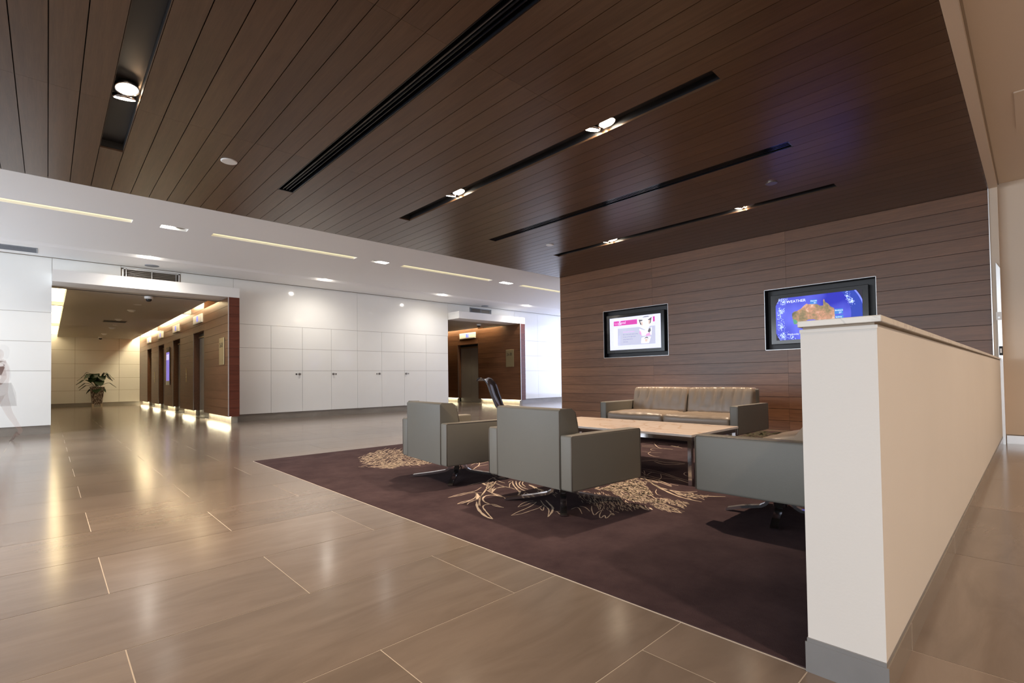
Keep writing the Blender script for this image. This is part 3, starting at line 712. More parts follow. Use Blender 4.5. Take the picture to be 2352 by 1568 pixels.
onscr('photo_hair', [SP(.695, .72), SP(.71, .67), SP(.74, .655), SP(.765, .67), SP(.77, .72), SP(.755, .69), SP(.72, .69)], 5, MT['s_hair'], s1)
onscr('photo_face', [SP(.705, .72), SP(.76, .71), SP(.75, .80), SP(.71, .80)], 5, MT['s_skin'], s1)
RT = (PI/2, 0, -PI/2)
def scrtext(s, uu, vv, size, m, par, sx=.9, lay=6, rot=RT, align='LEFT'):
    y, z = SP(uu, vv); return text_obj('lettering', s, size, m, par, (SX-.0008*lay, y, z), rot, .0004, sx, align)
scrtext('body', .10, .205, .075, MT['s_lpink'], s1); scrtext('&', .185, .225, .15, MT['s_white'], s1, lay=7); scrtext('soul', .24, .20, .085, MT['s_white'], s1)
for i, s in enumerate(['The Great Nutritionist', 'Ben is here and ready to help', 'to stay on the right track', 'eating habits for an', 'inner you']):
    scrtext(s, .275, .475+i*.075, .036, MT['s_ink'] if i else MT['s_lpink'], s1, .92)
o = scrtext('DIET', .150, .86, .125, MT['s_lgrey'], s1); o.rotation_euler = (Matrix(((0, 0, -1), (0, -1, 0), (1, 0, 0))).transposed()).inverted().to_euler()
# --- right screen: weather globe
t2 = screen_thing(2, *tvs[1], 'right recessed wall screen showing a blue weather map, partly behind the half-height wall')
yc, zc2 = 2.5465, 1.987
body(t2, .012, -.002, .742, .447)
yl, yr_, zt, zb_ = 3.21-yc, 1.903-yc, 2.36-zc2, 1.608-zc2
s2 = rect('display', t2, yr_, yl, zb_, zt, 1, MT['w_space'])
# globe disc clipped to the display
def globe(cx0, cy0, rad, lay, m, name):
    asp = (yl-yr_)/(zt-zb_)
    P = [(cx0+rad*math.cos(2*PI*i/96)/asp, cy0+rad*math.sin(2*PI*i/96)) for i in range(96)]
    for ax, lim, sg in ((0, 0, 1), (0, 1, -1), (1, 0, 1), (1, 1, -1)):       # clip to the display
        Q = []
        for i in range(len(P)):
            p, q = P[i-1], P[i]; ip = sg*(p[ax]-lim) >= 0; iq = sg*(q[ax]-lim) >= 0
            if ip != iq:
                t = (lim-p[ax])/(q[ax]-p[ax]); Q.append((p[0]+t*(q[0]-p[0]), p[1]+t*(q[1]-p[1])))
            if iq: Q.append(q)
        P = Q
    return onscr(name, [SP(*p) for p in P], lay, m, s2)
globe(.50, .52, .92, 2, MT['w_lblue'], 'globe_glow'); globe(.505, .52, .885, 3, MT['w_sea'], 'globe_rim'); globe(.42, .50, .80, 4, MT['w_blue'], 'ocean')
# photo pixel to screen fractions (traced)
def WP(X, Y):
    X0_, Y0_ = 325+(Y-500)*.02, 525+(X-325)*(345-525)/1555
    hL = 745; hR = 834   # display height on the left and the right in crop pixels
    hh = hL+(hR-hL)*(X-325)/1555
    return SP((X-X0_)/1555, (Y-Y0_)/hh)
land = [(650,780),(690,745),(740,735),(820,690),(870,640),(925,600),(960,615),(1010,600),(1060,612),(1110,608),(1180,640),(1225,630),(1222,540),(1238,515),(1260,570),(1310,600),(1350,650),(1410,680),(1425,740),(1425,820),(1425,890),(1380,940),(1330,960),(1280,910),(1200,905),(1100,895),(1050,885),(960,890),(860,930),(790,950),(740,975),(690,970),(660,880),(650,830)]
onscr('continent', [WP(*p) for p in land], 6, MT['w_land'], s2)
onscr('green_coast', [WP(*p) for p in [(665, 880), (700, 885), (750, 915), (745, 960), (700, 978), (680, 960)]], 7, emis('green_coast', (.10, .32, .20), .7), s2)
random.seed(3)
cm = MB()
for (cx0, cy0, sx_, sy_, n, aa) in ((430, 740, 60, 45, 26, -.7), (470, 560, 90, 60, 40, -.8), (440, 1010, 60, 120, 30, 1.2), (480, 1180, 90, 70, 40, .9), (640, 1210, 60, 40, 14, .8), (1640, 480, 40, 60, 20, .9), (1700, 560, 50, 50, 26, .7), (400, 830, 60, 60, 14, .9)):
    for i in range(int(n*2.4)):
        x, y = random.gauss(cx0, sx_*.55), random.gauss(cy0, sy_*.55)
        if x < 360 or x > 1800: continue
        a = aa+random.uniform(-.5, .5); q = random.uniform(4, 20); ww = random.uniform(1.5, 5)
        pts = [WP(x-math.cos(a)*q, y-math.sin(a)*q), WP(x-math.sin(a)*ww, y+math.cos(a)*ww), WP(x+math.cos(a)*q, y+math.sin(a)*q), WP(x+math.sin(a)*ww, y-math.cos(a)*ww)]
        pts = [(min(yl, max(yr_, p[0])), min(zt, max(zb_, p[1]))) for p in pts]
        cm.prism(pts, SX-.0042, SX-.0036, 'x')
cm.obj('clouds', MT['w_cloud'], s2)['kind'] = 'stuff'
def wbox(X, Y, w_, h_, name_, val):
    onscr('city_label', [WP(X, Y), WP(X+w_, Y-w_*.10), WP(X+w_, Y+h_-w_*.10), WP(X, Y+h_)], 7, MT['w_box'], s2)
    y, z = WP(X+10, Y+h_*.40); text_obj('lettering', name_, .033, MT['w_txt'], s2, (SX-.0072, y, z), RT, .0004)
    if val: y, z = WP(X+w_*.52, Y+h_*.84); text_obj('lettering', val, .040, MT['w_txt'], s2, (SX-.0072, y, z), RT, .0004)
wbox(988, 535, 125, 78, 'Darwin', '31'); wbox(1420, 700, 142, 92, 'Brisbane', '27'); wbox(1428, 818, 142, 92, 'Sydney', '26'); wbox(1088, 900, 132, 60, 'Adelaide', None)
y, z = WP(545, 598); text_obj('lettering', 'WEATHER', .066, MT['w_txt'], s2, (SX-.0065, y, z), RT, .0004)
y, z = WP(558, 1172); text_obj('lettering', 'Wednesday 03 May', .040, MT['w_txt'], s2, (SX-.0065, y, z), RT, .0004)

# ================================================================== NORTH WHITE WALL with cupboards
wn2 = struct(MB().box(-9, .04, YN+.02, YN+.2, .17, ZC+.05).box(3.48, 9.86, YN+.02, YN+.2, .17, ZC+.05).box(12.93, 18, YN+.02, YN+.2, .17, ZC+.05).box(3.36, 9.86, YN+.06, YN+.2, 0, .17).box(12.93, 18, YN+.06, YN+.2, 0, .17).box(-9, .04, YN+.06, YN+.2, 0, .17).box(.04, 3.48, YN+.02, YN+.2, ZL+.10, ZC+.05).box(9.86, 12.93, YN+.02, YN+.2, ZL+.10, ZC+.05).obj('wall_north', MT['joint'], recalc=False))
gp = .003
def pan(x0, x1, z0, z1, name='panel', m='glass_white', p=None):
    return box(name, x0+gp, x1-gp, YN, YN+.019, z0+gp, z1-gp, MT[m], p or wn2)
zr = [.17, 1.262, 1.846, 2.435]
# left stretch
xl = .055
for (a, b_) in ((-2.55, xl), (-5.2, -2.55), (-8.9, -5.2)):
    for i in range(3): pan(a, b_, zr[i], zr[i+1])
    pan(a, b_, zr[3], ZC)
xs = [3.335, 4.22, 5.02, 5.82, 6.60, 7.38, 8.165, 8.97, 9.845]
for j in range(8):
    for i in range(1, 3): pan(xs[j], xs[j+1], zr[i], zr[i+1])
doors = {1: ('R', 4.94, 4.86), 3: ('L', 5.87, 5.952), 4: ('R', 7.297, 7.218), 6: ('L', 8.221, 8.308)}
# door panels: those carrying knobs
for j in range(8):
    kn = [v for v in doors.values() if xs[j] < v[1] < xs[j+1]]
    o = pan(xs[j], xs[j+1], zr[0], zr[1], 'cupboard_door' if kn else 'panel')
    for (s_, xk, xlk) in kn:
        k_ = MB().lathe([(.030, 0), (.030, .006), (.014, .010), (.014, .028), (.027, .034), (.027, .046), (.0, .050)], 20).obj('knob', MT['steel'], o, smooth=False); k_.location = (xk, YN, 1.172); k_.rotation_euler = (PI/2, 0, 0)
        box('key_plate', xlk-.019, xlk+.019, YN-.006, YN, 1.153, 1.191, MT['slatdark'] if xk < 5 else MT['steel'], o)
for j in (1, 4, 6): box('hinge', xs[j]+.03, xs[j]+.16, YN-.006, YN+.002, .158, .172, MT['steel'], wn2)
for (a, b_) in ((3.345, 6.6), (6.6, 9.857)): pan(a, b_, zr[3], ZC)
# over the lobbies
pan(.055, 1.15, 3.10, ZC); pan(2.245, 3.345, 3.10, ZC); pan(1.15, 2.245, 3.10, 3.28); pan(1.15, 2.245, 3.51, ZC)
pan(9.857, 10.8, 3.10, ZC); pan(11.81, 12.96, 3.10, ZC); pan(10.8, 11.81, 3.10, 3.31); pan(10.8, 11.81, 3.49, ZC)
xr = [12.96, 14.235, 15.5, 16.8, 18]
for j in range(4):
    for i in range(3): pan(xr[j], xr[j+1], zr[i], zr[i+1])
    pan(xr[j], xr[j+1], zr[3], ZC)
sk = struct(MB().box(-9, .045, YN+.02, YN+.06, 0, .165).box(3.35, 9.84, YN+.02, YN+.06, 0, .165).box(12.96, 18, YN+.02, YN+.06, 0, .165).obj('baseboard_north', MT['skirt'], recalc=False))
for (x0, x1, z0, z1, where) in ((1.17, 2.225, 3.285, 3.505, 'above the near lobby canopy'), (10.81, 11.80, 3.315, 3.485, 'above the far lobby canopy')):
    t = thing('wall_grille', 'dark louvred air grille on the white wall '+where, 'air vent', ((x0+x1)/2, YN, (z0+z1)/2))
    W2, H2 = (x1-x0)/2, (z1-z0)/2
    fr = MB()
    for (a, b_, c_, e_) in ((-W2, W2, -H2, -H2+.02), (-W2, W2, H2-.02, H2), (-W2, -W2+.025, -H2, H2), (W2-.025, W2, -H2, H2), (-.006, .006, -H2, H2), (-W2+.065, -W2+.075, -H2, H2), (W2-.075, W2-.065, -H2, H2)): fr.box(a, b_, -.012, .012, c_, e_)
    fr.obj('frame', MT['satin'] if x0 < 5 else MT['grille'], t, recalc=False)
    box('duct', -W2, W2, .03, .04, -H2, H2, MT['slatdark'], t)
    n = 9
    for i in range(n):
        z = -H2+.025+(2*H2-.05)*(i+.5)/n
        MB().prism([(-.006, z-.004), (.016, z+.006), (.016, z+.009), (-.006, z-.001)], -W2+.03, W2-.03, 'x').obj('slat', MT['steel'] if i % 2 else MT['slatdark'], t)

# ================================================================== LIFT LOBBIES
def canopy(x0, x1, label, n):
    c_ = struct(MB().box(x0, x1, YC, YN+.02, ZL, 3.222).obj('trim_%d' % n, MT['canopy'], recalc=False)); c_['label'] = label; return c_
canopy(.055, 3.33, 'white canopy fascia over the near lift lobby', 3)
canopy(9.87, 12.93, 'white canopy fascia over the far lift lobby', 4)

def lift_wall(xf, y_open, y_end, nm, deep=.165, lob=1):
    """veneered wall facing -X with lift openings; each board is a part"""
    body_ = MB()
    hd = 2.40
    ys_ = [YC]
    for (a, b_) in y_open: ys_ += [a, b_]
    ys_.append(y_end)
    piers = [(ys_[i], ys_[i+1]) for i in range(0, len(ys_), 2)]
    w_ = struct(MB().box(xf+.26, xf+.5, YN+.22, y_end, 0, ZL+.4).obj(nm, MT['gap'], recalc=False))
    for i, (a, b_) in enumerate(piers):
        first = i == 0
        z0 = .17
        MB().box(xf+.012, xf+.24 if first else xf+.26, a+(.02 if first else 0), b_, z0, ZL+(.0 if first and False else .25 if not first else .0)).obj('pier_core', MT['lobby_wood'], w_, recalc=False)
    for (a, b_) in y_open:
        MB().box(xf+.012, xf+.26, a, b_, hd, ZL+.25).obj('header_core', MT['lobby_wood'], w_, recalc=False)
    rh = (ZL+.20-.17)/15
    for (a, b_) in piers:
        for i in range(15):
            za = .17+rh*i; zb = za+rh
            if a == YC and zb > ZL: zb = ZL
            if zb-za > .02: box('plank', xf, xf+.012, a+.002, b_-.002, za+.0028, zb-.0028, MT['lobby_wood'], w_)
    for (a, b_) in y_open:
        for i in range(15):
            za = .17+rh*i; zb = za+rh
            if zb < hd+.03: continue
            za = max(za, hd)
            box('plank', xf, xf+.012, a+.002, b_-.002, za+.0028, zb-.0028, MT['lobby_wood'], w_)
    # front pillar face boards (grain across) + metal edge
    for i in range(15):
        za = .17+rh*i; zb = min(za+rh, ZL)
        if zb-za > .02: box('end_board', xf+.012, xf+.238, YC, YC+.02, za+.0025, zb-.0025, MT['pillar_wood'], w_)
    box('edge_trim', xf-.004, xf+.012, YC-.004, YC+.008, .17, ZL, MT['satin'], w_)
    for (a, b_) in piers:
        box('plinth', xf+.10, xf+.24, a+.18, b_-.03, 0, .165, MT['skirt'], w_)
        box('led_channel', xf+.062, xf+.085, a+.10, b_-.10, .160, .1695, MT['led'], w_)
        l = bpy.data.lights.new('led', 'AREA'); l.shape = 'RECTANGLE'; l.size = .05; l.size_y = max(.2, b_-a-.3); l.energy = 4*(b_-a); l.color = (1, .90, .60)
        so = bpy.data.objects.new('led_light', l); C.objects.link(so); so.parent = w_; so.location = (xf+.045, (a+b_)/2, .157)
    # jamb trims
    for (a, b_) in y_open:
        MB().box(xf-.003, xf+.012, a-.006, a+.006, .17, hd).box(xf-.003, xf+.012, b_-.006, b_+.006, .17, hd).obj('opening_trim', MT['steel'], w_, recalc=False)
    return w_
open1 = [(15.48, 16.83), (18.79, 20.04), (21.77, 23.04), (24.77, 25.98)]
lw1 = lift_wall(3.09, open1, 28.3, 'wall_lift_near')
open2 = [(15.47, 16.82)]
lw2 = lift_wall(12.69, open2, 20.0, 'wall_lift_far')
def lift(x, a, b_, label, n):
    t = bpy.data.objects.new('door_%d' % n, None); C.objects.link(t); t.location = (x+.165, (a+b_)/2, 0); t['kind'] = 'structure'; t['label'] = label
    h = (b_-a)/2
    for s in (-1, 1):
        y0, y1 = (-h+.02, -.003) if s < 0 else (.003, h-.02)
        box('door_leaf', 0, .03, y0, y1, .012, 2.26, MT['door_steel'], t)
    box('threshold', -.14, .06, -h, h, -.001, .010, MT['steel'], t)
    box('transom', -.01, .04, -h, h, 2.262, 2.40, MT['slatdark'], t)
    box('light_strip', -.03, -.012, -h+.1, h-.02, 2.27, 2.31, MT['brass'], t)
    for s in (-1, 1): box('jamb', -.004, .08, s*h-.02 if s > 0 else -h, h if s > 0 else -h+.02, .0, 2.40, MT['steel'], t)
    return t
ln = ['nearest of the four in the near lobby', 'second nearest in the near lobby', 'third in the near lobby', 'farthest in the near lobby, beside the plant end']
for i, (a, b_) in enumerate(open1): lift(3.09, a, b_, 'steel lift door in a dark veneered recess, '+ln[i], i+2)
lift(12.69, 15.47, 16.82, 'steel double lift door in the far lobby', 6)
def indicator(x, a, b_, label):
    t = thing('lift_indicator', label, 'sign', (x, (a+b_)/2, 2.755), 0, 'lift indicators')
    h = (b_-a)/2
    box('panel', -.03, -.001, -h, h, -.115, .125, MT['plastic_w'], t, bevel=.004, seg=1)
    box('display', -.033, -.030, -.085, .085, -.06, .085, MT['symbol'], t)
    text_obj('lettering', '\u2195', .12, MT['plastic_w'], t, (-.0335, .035, -.03), RT, .0004)
    box('lower_strip', -.034, -.030, -h+.02, h-.02, -.105, -.075, MT['satin'], t)
for i, (a, b_) in enumerate(((15.61, 16.71), (18.87, 19.93), (21.89, 22.97), (24.87, 25.87))): indicator(3.09, a, b_, 'pale lift indicator panel over the '+['nearest', 'second', 'third', 'farthest'][i]+' lift door of the near lobby')
indicator(12.69, 15.60, 16.66, 'pale lift indicator panel with blue symbol over the far lobby lift')
def plate(x, a, b_, label):
    t = thing('floor_plate', label, 'sign', (x, (a+b_)/2, 1.735), 0, 'brass floor number plates')
    h = (b_-a)/2
    box('plate', -.018, -.008, -h, h, -.325, .325, MT['brass'], t, bevel=.002, seg=1)
    for sy in (-1, 1):
        for sz in (-1, 1):
            o = MB().lathe([(.010, 0), (.010, .012), (0, .014)], 12).obj('stud', MT['steel'], t); o.location = (-.006, sy*(h-.03), sz*.295); o.rotation_euler = (0, -PI/2, 0)
    text_obj('lettering', '26-38', .165, MT['ink'], t, (-.0185, h-.05, .095), RT, .001, .72)
plate(3.09, 13.33, 13.78, 'narrow brass plate with dark floor numbers on the near lift wall')
plate(12.69, 13.36, 13.79, 'brass plate with dark floor numbers on the far lift wall, beside the lift door')
# near lobby details
t = thing('lobby_screen', 'tall narrow black-framed violet screen between the second and third lift doors', 'television', (3.09, 20.9, 1.53))
box('housing', -.02, -.001, -.36, .36, -.62, .70, MT['black_gloss'], t, bevel=.004, seg=1)
box('display', -.024, -.020, -.30, .26, -.48, .52, emis('violet_display', (.22, .17, .62), .75), t)
box('bright_band', -.0255, -.024, -.28, .24, .25, .45, emis('violet_light', (.55, .50, .85), .8), t)
for yy, lab in ((17.8, 'slim lift call panel between the first and second lift doors'), (23.97, 'slim lift call panel between the third and fourth lift doors')):
    t = thing('call_panel', lab, 'switch', (3.09, yy, 1.2))
    box('plate', -.008, 0, -.05, .05, -.2, .22, MT['brass'], t)
    for z in (-.05, .04): 
        o = MB().lathe([(.022, 0), (.022, .006), (0, .008)], 12).obj('button', MT['satin'], t); o.location = (-.008, 0, z); o.rotation_euler = (0, -PI/2, 0)

# lobby ceilings with lit coves along the lift walls
def lobby_ceiling(x0, x1, cl_, cr_, y_end, nm, beams):
    c_ = struct(MB().box(cl_, cr_, YN+.02, y_end, ZL, ZL+.08).box(x0, cl_, YN+.02, 13.95, ZL, ZL+.08).box(cr_, x1+.0, YN+.02, 13.95, ZL, ZL+.08).obj(nm, MT['lobby_ceiling'], recalc=False))
    up = MB()
    up.box(x0-.1, x1+.3, 13.9, y_end, ZL+.32, ZL+.36)
    up.box(cl_, cl_+.02, 13.95, y_end, ZL+.08, ZL+.42).box(cr_-.02, cr_, 13.95, y_end, ZL+.08, ZL+.42).box(x0-.1, x1+.3, 13.88, 13.95, ZL+.0, ZL+.46)
    for yb in beams: up.box(x0, cl_, yb-.06, yb+.06, ZL+.02, ZL+.30).box(cr_, x1, yb-.06, yb+.06, ZL+.02, ZL+.30)
    up.obj('cove', MT['canopy'], c_, recalc=False)
    return c_
lc1 = lobby_ceiling(.05, 3.09, .285, 2.86, 28.3, 'ceiling.003', (17.2, 23.3))
lc2 = lobby_ceiling(9.87, 12.69, 10.1, 12.40, 20.0, 'ceiling.004', ())
def tubes(x, ya, yb, label, grp, power=34):
    t = thing('cove_lamp', label, 'ceiling light', (x, (ya+yb)/2, ZL+.22), 0, grp)
    h = (yb-ya)/2
    MB().tube([(0, -h, 0), (0, h, 0)], .020, 8).obj('tube', MT['tube'], t, smooth=True)
    box('batten', -.03, .03, -h, h, .022, .06, MT['plastic_w'], t)
    l = bpy.data.lights.new('cove', 'AREA'); l.shape = 'RECTANGLE'; l.size = .10; l.size_y = 2*h; l.energy = power; l.color = (1, .82, .50)
    so = bpy.data.objects.new('cove_light', l); C.objects.link(so); so.parent = t; so.location = (0, 0, -.06)
for (a, b_, nn_) in ((14.05, 17.0, 'first'), (17.4, 23.1, 'middle'), (23.5, 28.2, 'far')):
    tubes(2.985, a, b_, nn_+' lit cove lamp along the lift wall of the near lobby', 'cove lamps of the near lobby', (16 if nn_ == 'far' else 3)*(b_-a)*.8)
    t = thing('ceiling_lamp', nn_+' glowing light panel along the left edge of the near lobby ceiling', 'ceiling light', (.165, (a+b_)/2, ZL+.10), 0, 'light panels of the near lobby')
    box('diffuser', -.112, .112, -(b_-a)/2, (b_-a)/2, 0, .012, MT['panel'], t); box('rim', .112, .119, -(b_-a)/2, (b_-a)/2, -.02, .02, MT['canopy'], t)
tubes(12.54, 14.1, 19.9, 'lit cove lamp along the far lobby lift wall', 'cove lamps of the far lobby', 30)
# side and end walls
wl_ = struct(MB().box(-.10, .045, YN+.2, 28.3, 0, ZL+.46).obj('wall_lobby_left', MT['canopy'], recalc=False))
we = struct(MB().box(-.1, 3.4, 28.34, 28.5, 0, ZL+.46).obj('wall_lobby_end', MT['joint'], recalc=False))
xe = [.05, .852, 2.34, 3.09]
ze = [.15, .69, 1.24, 1.845, 2.44, ZL+.40]
for j in range(3):
    for i in range(5): box('panel', xe[j]+.004, xe[j+1]-.004, 28.3, 28.335, ze[i]+.004, ze[i+1]-.004, MT['glass_white'], we)
struct(box('baseboard_lobby', .05, 3.09, 28.31, 28.34, 0, .15, MT['skirt']))
struct(MB().box(9.72, 9.865, YN+.2, 20, 0, ZL+.46).box(9.72, 13.2, 20, 20.2, 0, ZL+.46).obj('wall_far_lobby', MT['lobby_wood'], recalc=False))
# dome cameras, detectors, vent on the lobby ceiling
def dome(x, y, z, label):
    t = thing('dome_camera', label, 'camera', (x, y, z), 0)
    MB().lathe([(.085, 0), (.085, -.045), (.070, -.055), (.066, -.055)], 24).obj('housing', MT['plastic_w'], t)
    MB().lathe([(.060, -.05), (.060, -.07), (.050, -.095), (.030, -.112), (0, -.118)], 24).obj('dome', MT['dome'], t, smooth=True)
dome(1.70, 14.07, ZL, 'white dome security camera on the near lobby ceiling, behind the canopy fascia')
dome(1.651, 27.6, ZL, 'dome security camera at the far end of the near lobby ceiling')
dome(11.574, 14.05, ZL, 'small dome security camera under the far lobby canopy')
def smoke(x, y, label, s=1.35):
    t = thing('smoke_detector', label, 'detector', (x, y, ZL), 0, 'smoke detectors on the lobby ceiling')
    MB().lathe([(.07*s, 0), (.07*s, -.018), (.05*s, -.026)], 20).obj('base', MT['plastic_w'], t)
    MB().lathe([(.045*s, -.024), (.045*s, -.045), (.03*s, -.052)], 20).obj('sensor', MT['plastic_w'], t)
smoke(1.665, 16.96, 'white smoke detector on the lobby ceiling, nearest the canopy'); smoke(1.60, 19.6, 'white smoke detector on the lobby ceiling, beside the dark vent')
smoke(1.67, 22.7, 'white smoke detector on the lobby ceiling, beyond the dark vent'); smoke(1.645, 25.67, 'white smoke detector on the lobby ceiling, nearest the end wall'); 
disc('sprinkler_cover', 'flat round cover on the lobby ceiling between camera and first detector', 'detector', 1.66, 15.68, ZL, .09, MT['canopy'], .006)
disc('sprinkler_cover', 'small flat round cover on the lobby ceiling beyond the dark vent', 'detector', 1.67, 21.6, ZL, .06, MT['canopy'], .012)
t = thing('ceiling_vent', 'dark rectangular air vent across the near lobby ceiling', 'air vent', (1.57, 20.35, ZL))
box('frame', -.30, .30, -.28, .28, -.010, 0, MT['joint'], t)
for i in range(8): box('slat', -.28, .28, -.25+i*.065, -.22+i*.065, -.016, -.009, MT['slatdark'], t)

# ================================================================== outer shell (closing walls, glazed ends)
struct(MB().box(-9.3, -9.1, -6, 14, 0, .1).box(-9.3, -9.1, -6, 14, 3.6, 4.0).obj('wall_front_sill', MT['paint'], recalc=False)).name = 'wall_west'
for i in range(9): struct(box('window_frame', -9.25, -9.15, -4+i*2.2-.03, -4+i*2.2+.03, .1, 3.6, MT['satin']))
for o in list(C.objects):
    if o.name.startswith('window_frame'): o.name = 'trim_5'
struct(box('wall_return', XW+.33, 18, 8.335, 8.5, 0, ZC+.1, MT['paint'])).name = 'wall_passage'

# ================================================================== FURNITURE
def rbox(name, x0, x1, y0, y1, z0, z1, m, parent, bev=.018, seg=3):
    return box(name, x0, x1, y0, y1, z0, z1, m, parent, bevel=bev, seg=seg)
def cushion(name, x0, x1, y0, y1, z0, z1, m, parent, nx=14, ny=14, puff=.02, wr=None, edge=.03):
    """soft box: rounded in every direction with a puffed top and optional wrinkles"""
    bm = bmesh.new(); cx_, cy_, cz_ = (x0+x1)/2, (y0+y1)/2, (z0+z1)/2; hx, hy, hz = (x1-x0)/2, (y1-y0)/2, (z1-z0)/2
    me = bpy.data.meshes.new(name)
    nz = 6; V = {}
    def pt(i, j, k):
        key = (i, j, k)
        if key in V: return V[key]
        a, b_, c_ = 2*i/nx-1, 2*j/ny-1, 2*k/nz-1
        p = Vector((a*hx, b_*hy, c_*hz))
        core = Vector((max(-hx+edge, min(hx-edge, p.x)), max(-hy+edge, min(hy-edge, p.y)), max(-hz+edge, min(hz-edge, p.z))))
        q = p-core
        if q.length > 1e-6: p = core+q.normalized()*edge
        f_ = (1-a*a)*(1-b_*b_)
        p.z += puff*f_**.5*(1 if c_ > 0 else .2)*abs(c_)
        p.x += (1 if a > 0 else -1)*puff*.6*abs(a)*(1-b_*b_)*(1-c_*c_)
        if wr: p += wr(a, b_, c_)
        V[key] = bm.verts.new(p+Vector((cx_, cy_, cz_))); return V[key]
    def face(l_): 
        try: f = bm.faces.new(l_); f.smooth = True
        except ValueError: pass
    for i in range(nx):
        for j in range(ny):
            for k in (0, nz): face([pt(i, j, k), pt(i+1, j, k), pt(i+1, j+1, k), pt(i, j+1, k)])
    for i in range(nx):
        for k in range(nz):
            for j in (0, ny): face([pt(i, j, k), pt(i+1, j, k), pt(i+1, j, k+1), pt(i, j, k+1)])
    for j in range(ny):
        for k in range(nz):
            for i in (0, nx): face([pt(i, j, k), pt(i, j+1, k), pt(i, j+1, k+1), pt(i, j, k+1)])
    bmesh.ops.recalc_face_normals(bm, faces=bm.faces); bm.to_mesh(me); bm.free()
    return link(name, me, m, parent)
def swivel_base(t, rot=0, zt_=.20, reach=.46, name='leg'):
    MB().lathe([(.075, zt_), (.075, zt_-.012), (.034, zt_-.016), (.034, .10), (.045, .095), (.045, .075)], 24).obj('column', MT['chrome'], t, smooth=False)
    for i in range(4):
        prof = [(.02, .150), (.045, .148), (.065, .138), (.080, .115), (.10, .085), (.13, .068), (.25, .048), (reach, .022), (reach+.012, .010), (reach+.010, .003), (reach, .001), (.25, .028), (.12, .050), (.085, .070), (.062, .102), (.052, .120), (.04, .130), (.02, .132)]
        o = MB().prism(prof, -.024, .024, 'y').obj(name, MT['chrome'], t); o.rotation_euler = (0, 0, rot+PI/4+i*PI/2)
ZR = .0056
def armchair(loc, rz, label, base_rot=0, w_=.95, dd=.78):
    t = thing('armchair', label, 'armchair', loc, rz, 'grey leather swivel armchairs')
    hw, hd = w_/2, dd/2; aw = .115
    for s in (-1, 1):
        y0, y1 = (hw-aw, hw) if s > 0 else (-hw, -hw+aw)
        a = rbox('arm', -hd, hd, y0+.001, y1-.001, .20, .588, MT['leather'], t, .016, 3)
        yy = y1-.004 if s > 0 else y0+.004
        yi = y0+.004 if s > 0 else y1-.004
        z_, e_ = .585, .012
        pp = [(-hd+.002, yy, .21), (-hd+.002, yy, z_-.012), (-hd+.012, yy, z_), (hd-.012, yy, z_), (hd-.002, yy, z_-.012), (hd-.002, yy, .21)]
        MB().tube(pp, .0035, 6).obj('piping', MT['piping'], a, smooth=True)
    # back: outline in x-z extruded across
    prof = [(-hd, .20), (-hd, .748), (-hd+.005, .760), (-hd+.018, .766), (-hd+.115, .765), (-hd+.133, .762), (-hd+.148, .755), (-hd+.160, .743), (-hd+.168, .727), (-hd+.174, .705), (-hd+.188, .65), (-hd+.205, .56), (-hd+.225, .42), (-hd+.225, .20)]
    b_ = MB().prism(prof, -hw+aw+.002, hw-aw-.002, 'y').obj('backrest', MT['leather'], t, bevel=.006, seg=2)
    for f_ in b_.data.polygons: f_.use_smooth = True
    b_.data.set_sharp_from_angle(angle=math.radians(38))
    for s in (-1, 1):
        yy = s*(hw-aw-.006)
        MB().tube([(-hd+.001, yy, .21), (-hd+.001, yy, .75), (-hd+.018, yy, .767), (-hd+.13, yy, .764), (-hd+.17, yy, .737), (-hd+.19, yy, .66), (-hd+.208, yy, .55)], .003, 6).obj('piping', MT['piping'], b_, smooth=True)
    rbox('seat_frame', -hd+.22, hd-.03, -hw+aw+.002, hw-aw-.002, .20, .30, MT['leather'], t, .01, 2)
    cushion('seat_cushion', -hd+.225, hd-.005, -hw+aw+.004, hw-aw-.004, .295, .435, MT['leather_top'], t, puff=.02)
    swivel_base(t, base_rot)
    return t
armchair((3.035, 2.64, ZR), -.067, 'grey leather swivel armchair seen from behind, in the middle of the rug', .0)
armchair((3.05, 4.06, ZR), -.12, 'grey leather swivel armchair seen from behind, left one, nearest the cupboard wall', .10)
# side lounge chair, partly behind the half-height wall
t = thing('lounge_chair', 'grey leather lounge chair with one solid side panel, half hidden behind the half-height wall', 'armchair', (3.731, 1.246, ZR), 0)
a = rbox('side_panel', -.462, -.345, -.39, .39, .20, .583, MT['leather'], t, .018, 3)
MB().tube([(-.460, .388, .21), (-.460, .388, .565), (-.460, .372, .580), (-.460, -.372, .580), (-.460, -.388, .565), (-.460, -.388, .21)], .0035, 6).obj('piping', MT['piping'], a, smooth=True)
rbox('seat_frame', -.344, .33, -.30, .33, .20, .30, MT['leather'], t, .012, 2)
prof = [(.345, .30), (.345, .40), (.30, .43), (.18, .475), (.10, .535), (.04, .560), (-.06, .582), (-.20, .610), (-.29, .73), (-.36, .755), (-.385, .74), (-.385, .30)]
bm_ = MB(); n = 12; kk = len(prof)
for i in range(n+1):
    x = -.343+.66*i/n
    for j, (y, z) in enumerate(prof):
        wv = .006*math.sin(x*26+z*14)+.004*math.sin(x*61+y*20)
        ed = -.014 if i in (0, n) else 0
        bm_.v.append((x, y, z+(wv+ed if 1 <= j <= 9 else 0)))
for i in range(n):
    for j in range(kk):
        q = i*kk; j2 = (j+1) % kk; bm_.f.append((q+j, q+j2, q+kk+j2, q+kk+j))
bm_.f.append(tuple(range(kk))); bm_.f.append(tuple(n*kk+j for j in reversed(range(kk))))
bm_.obj('cushion', MT['leather_top'], t, smooth=True)
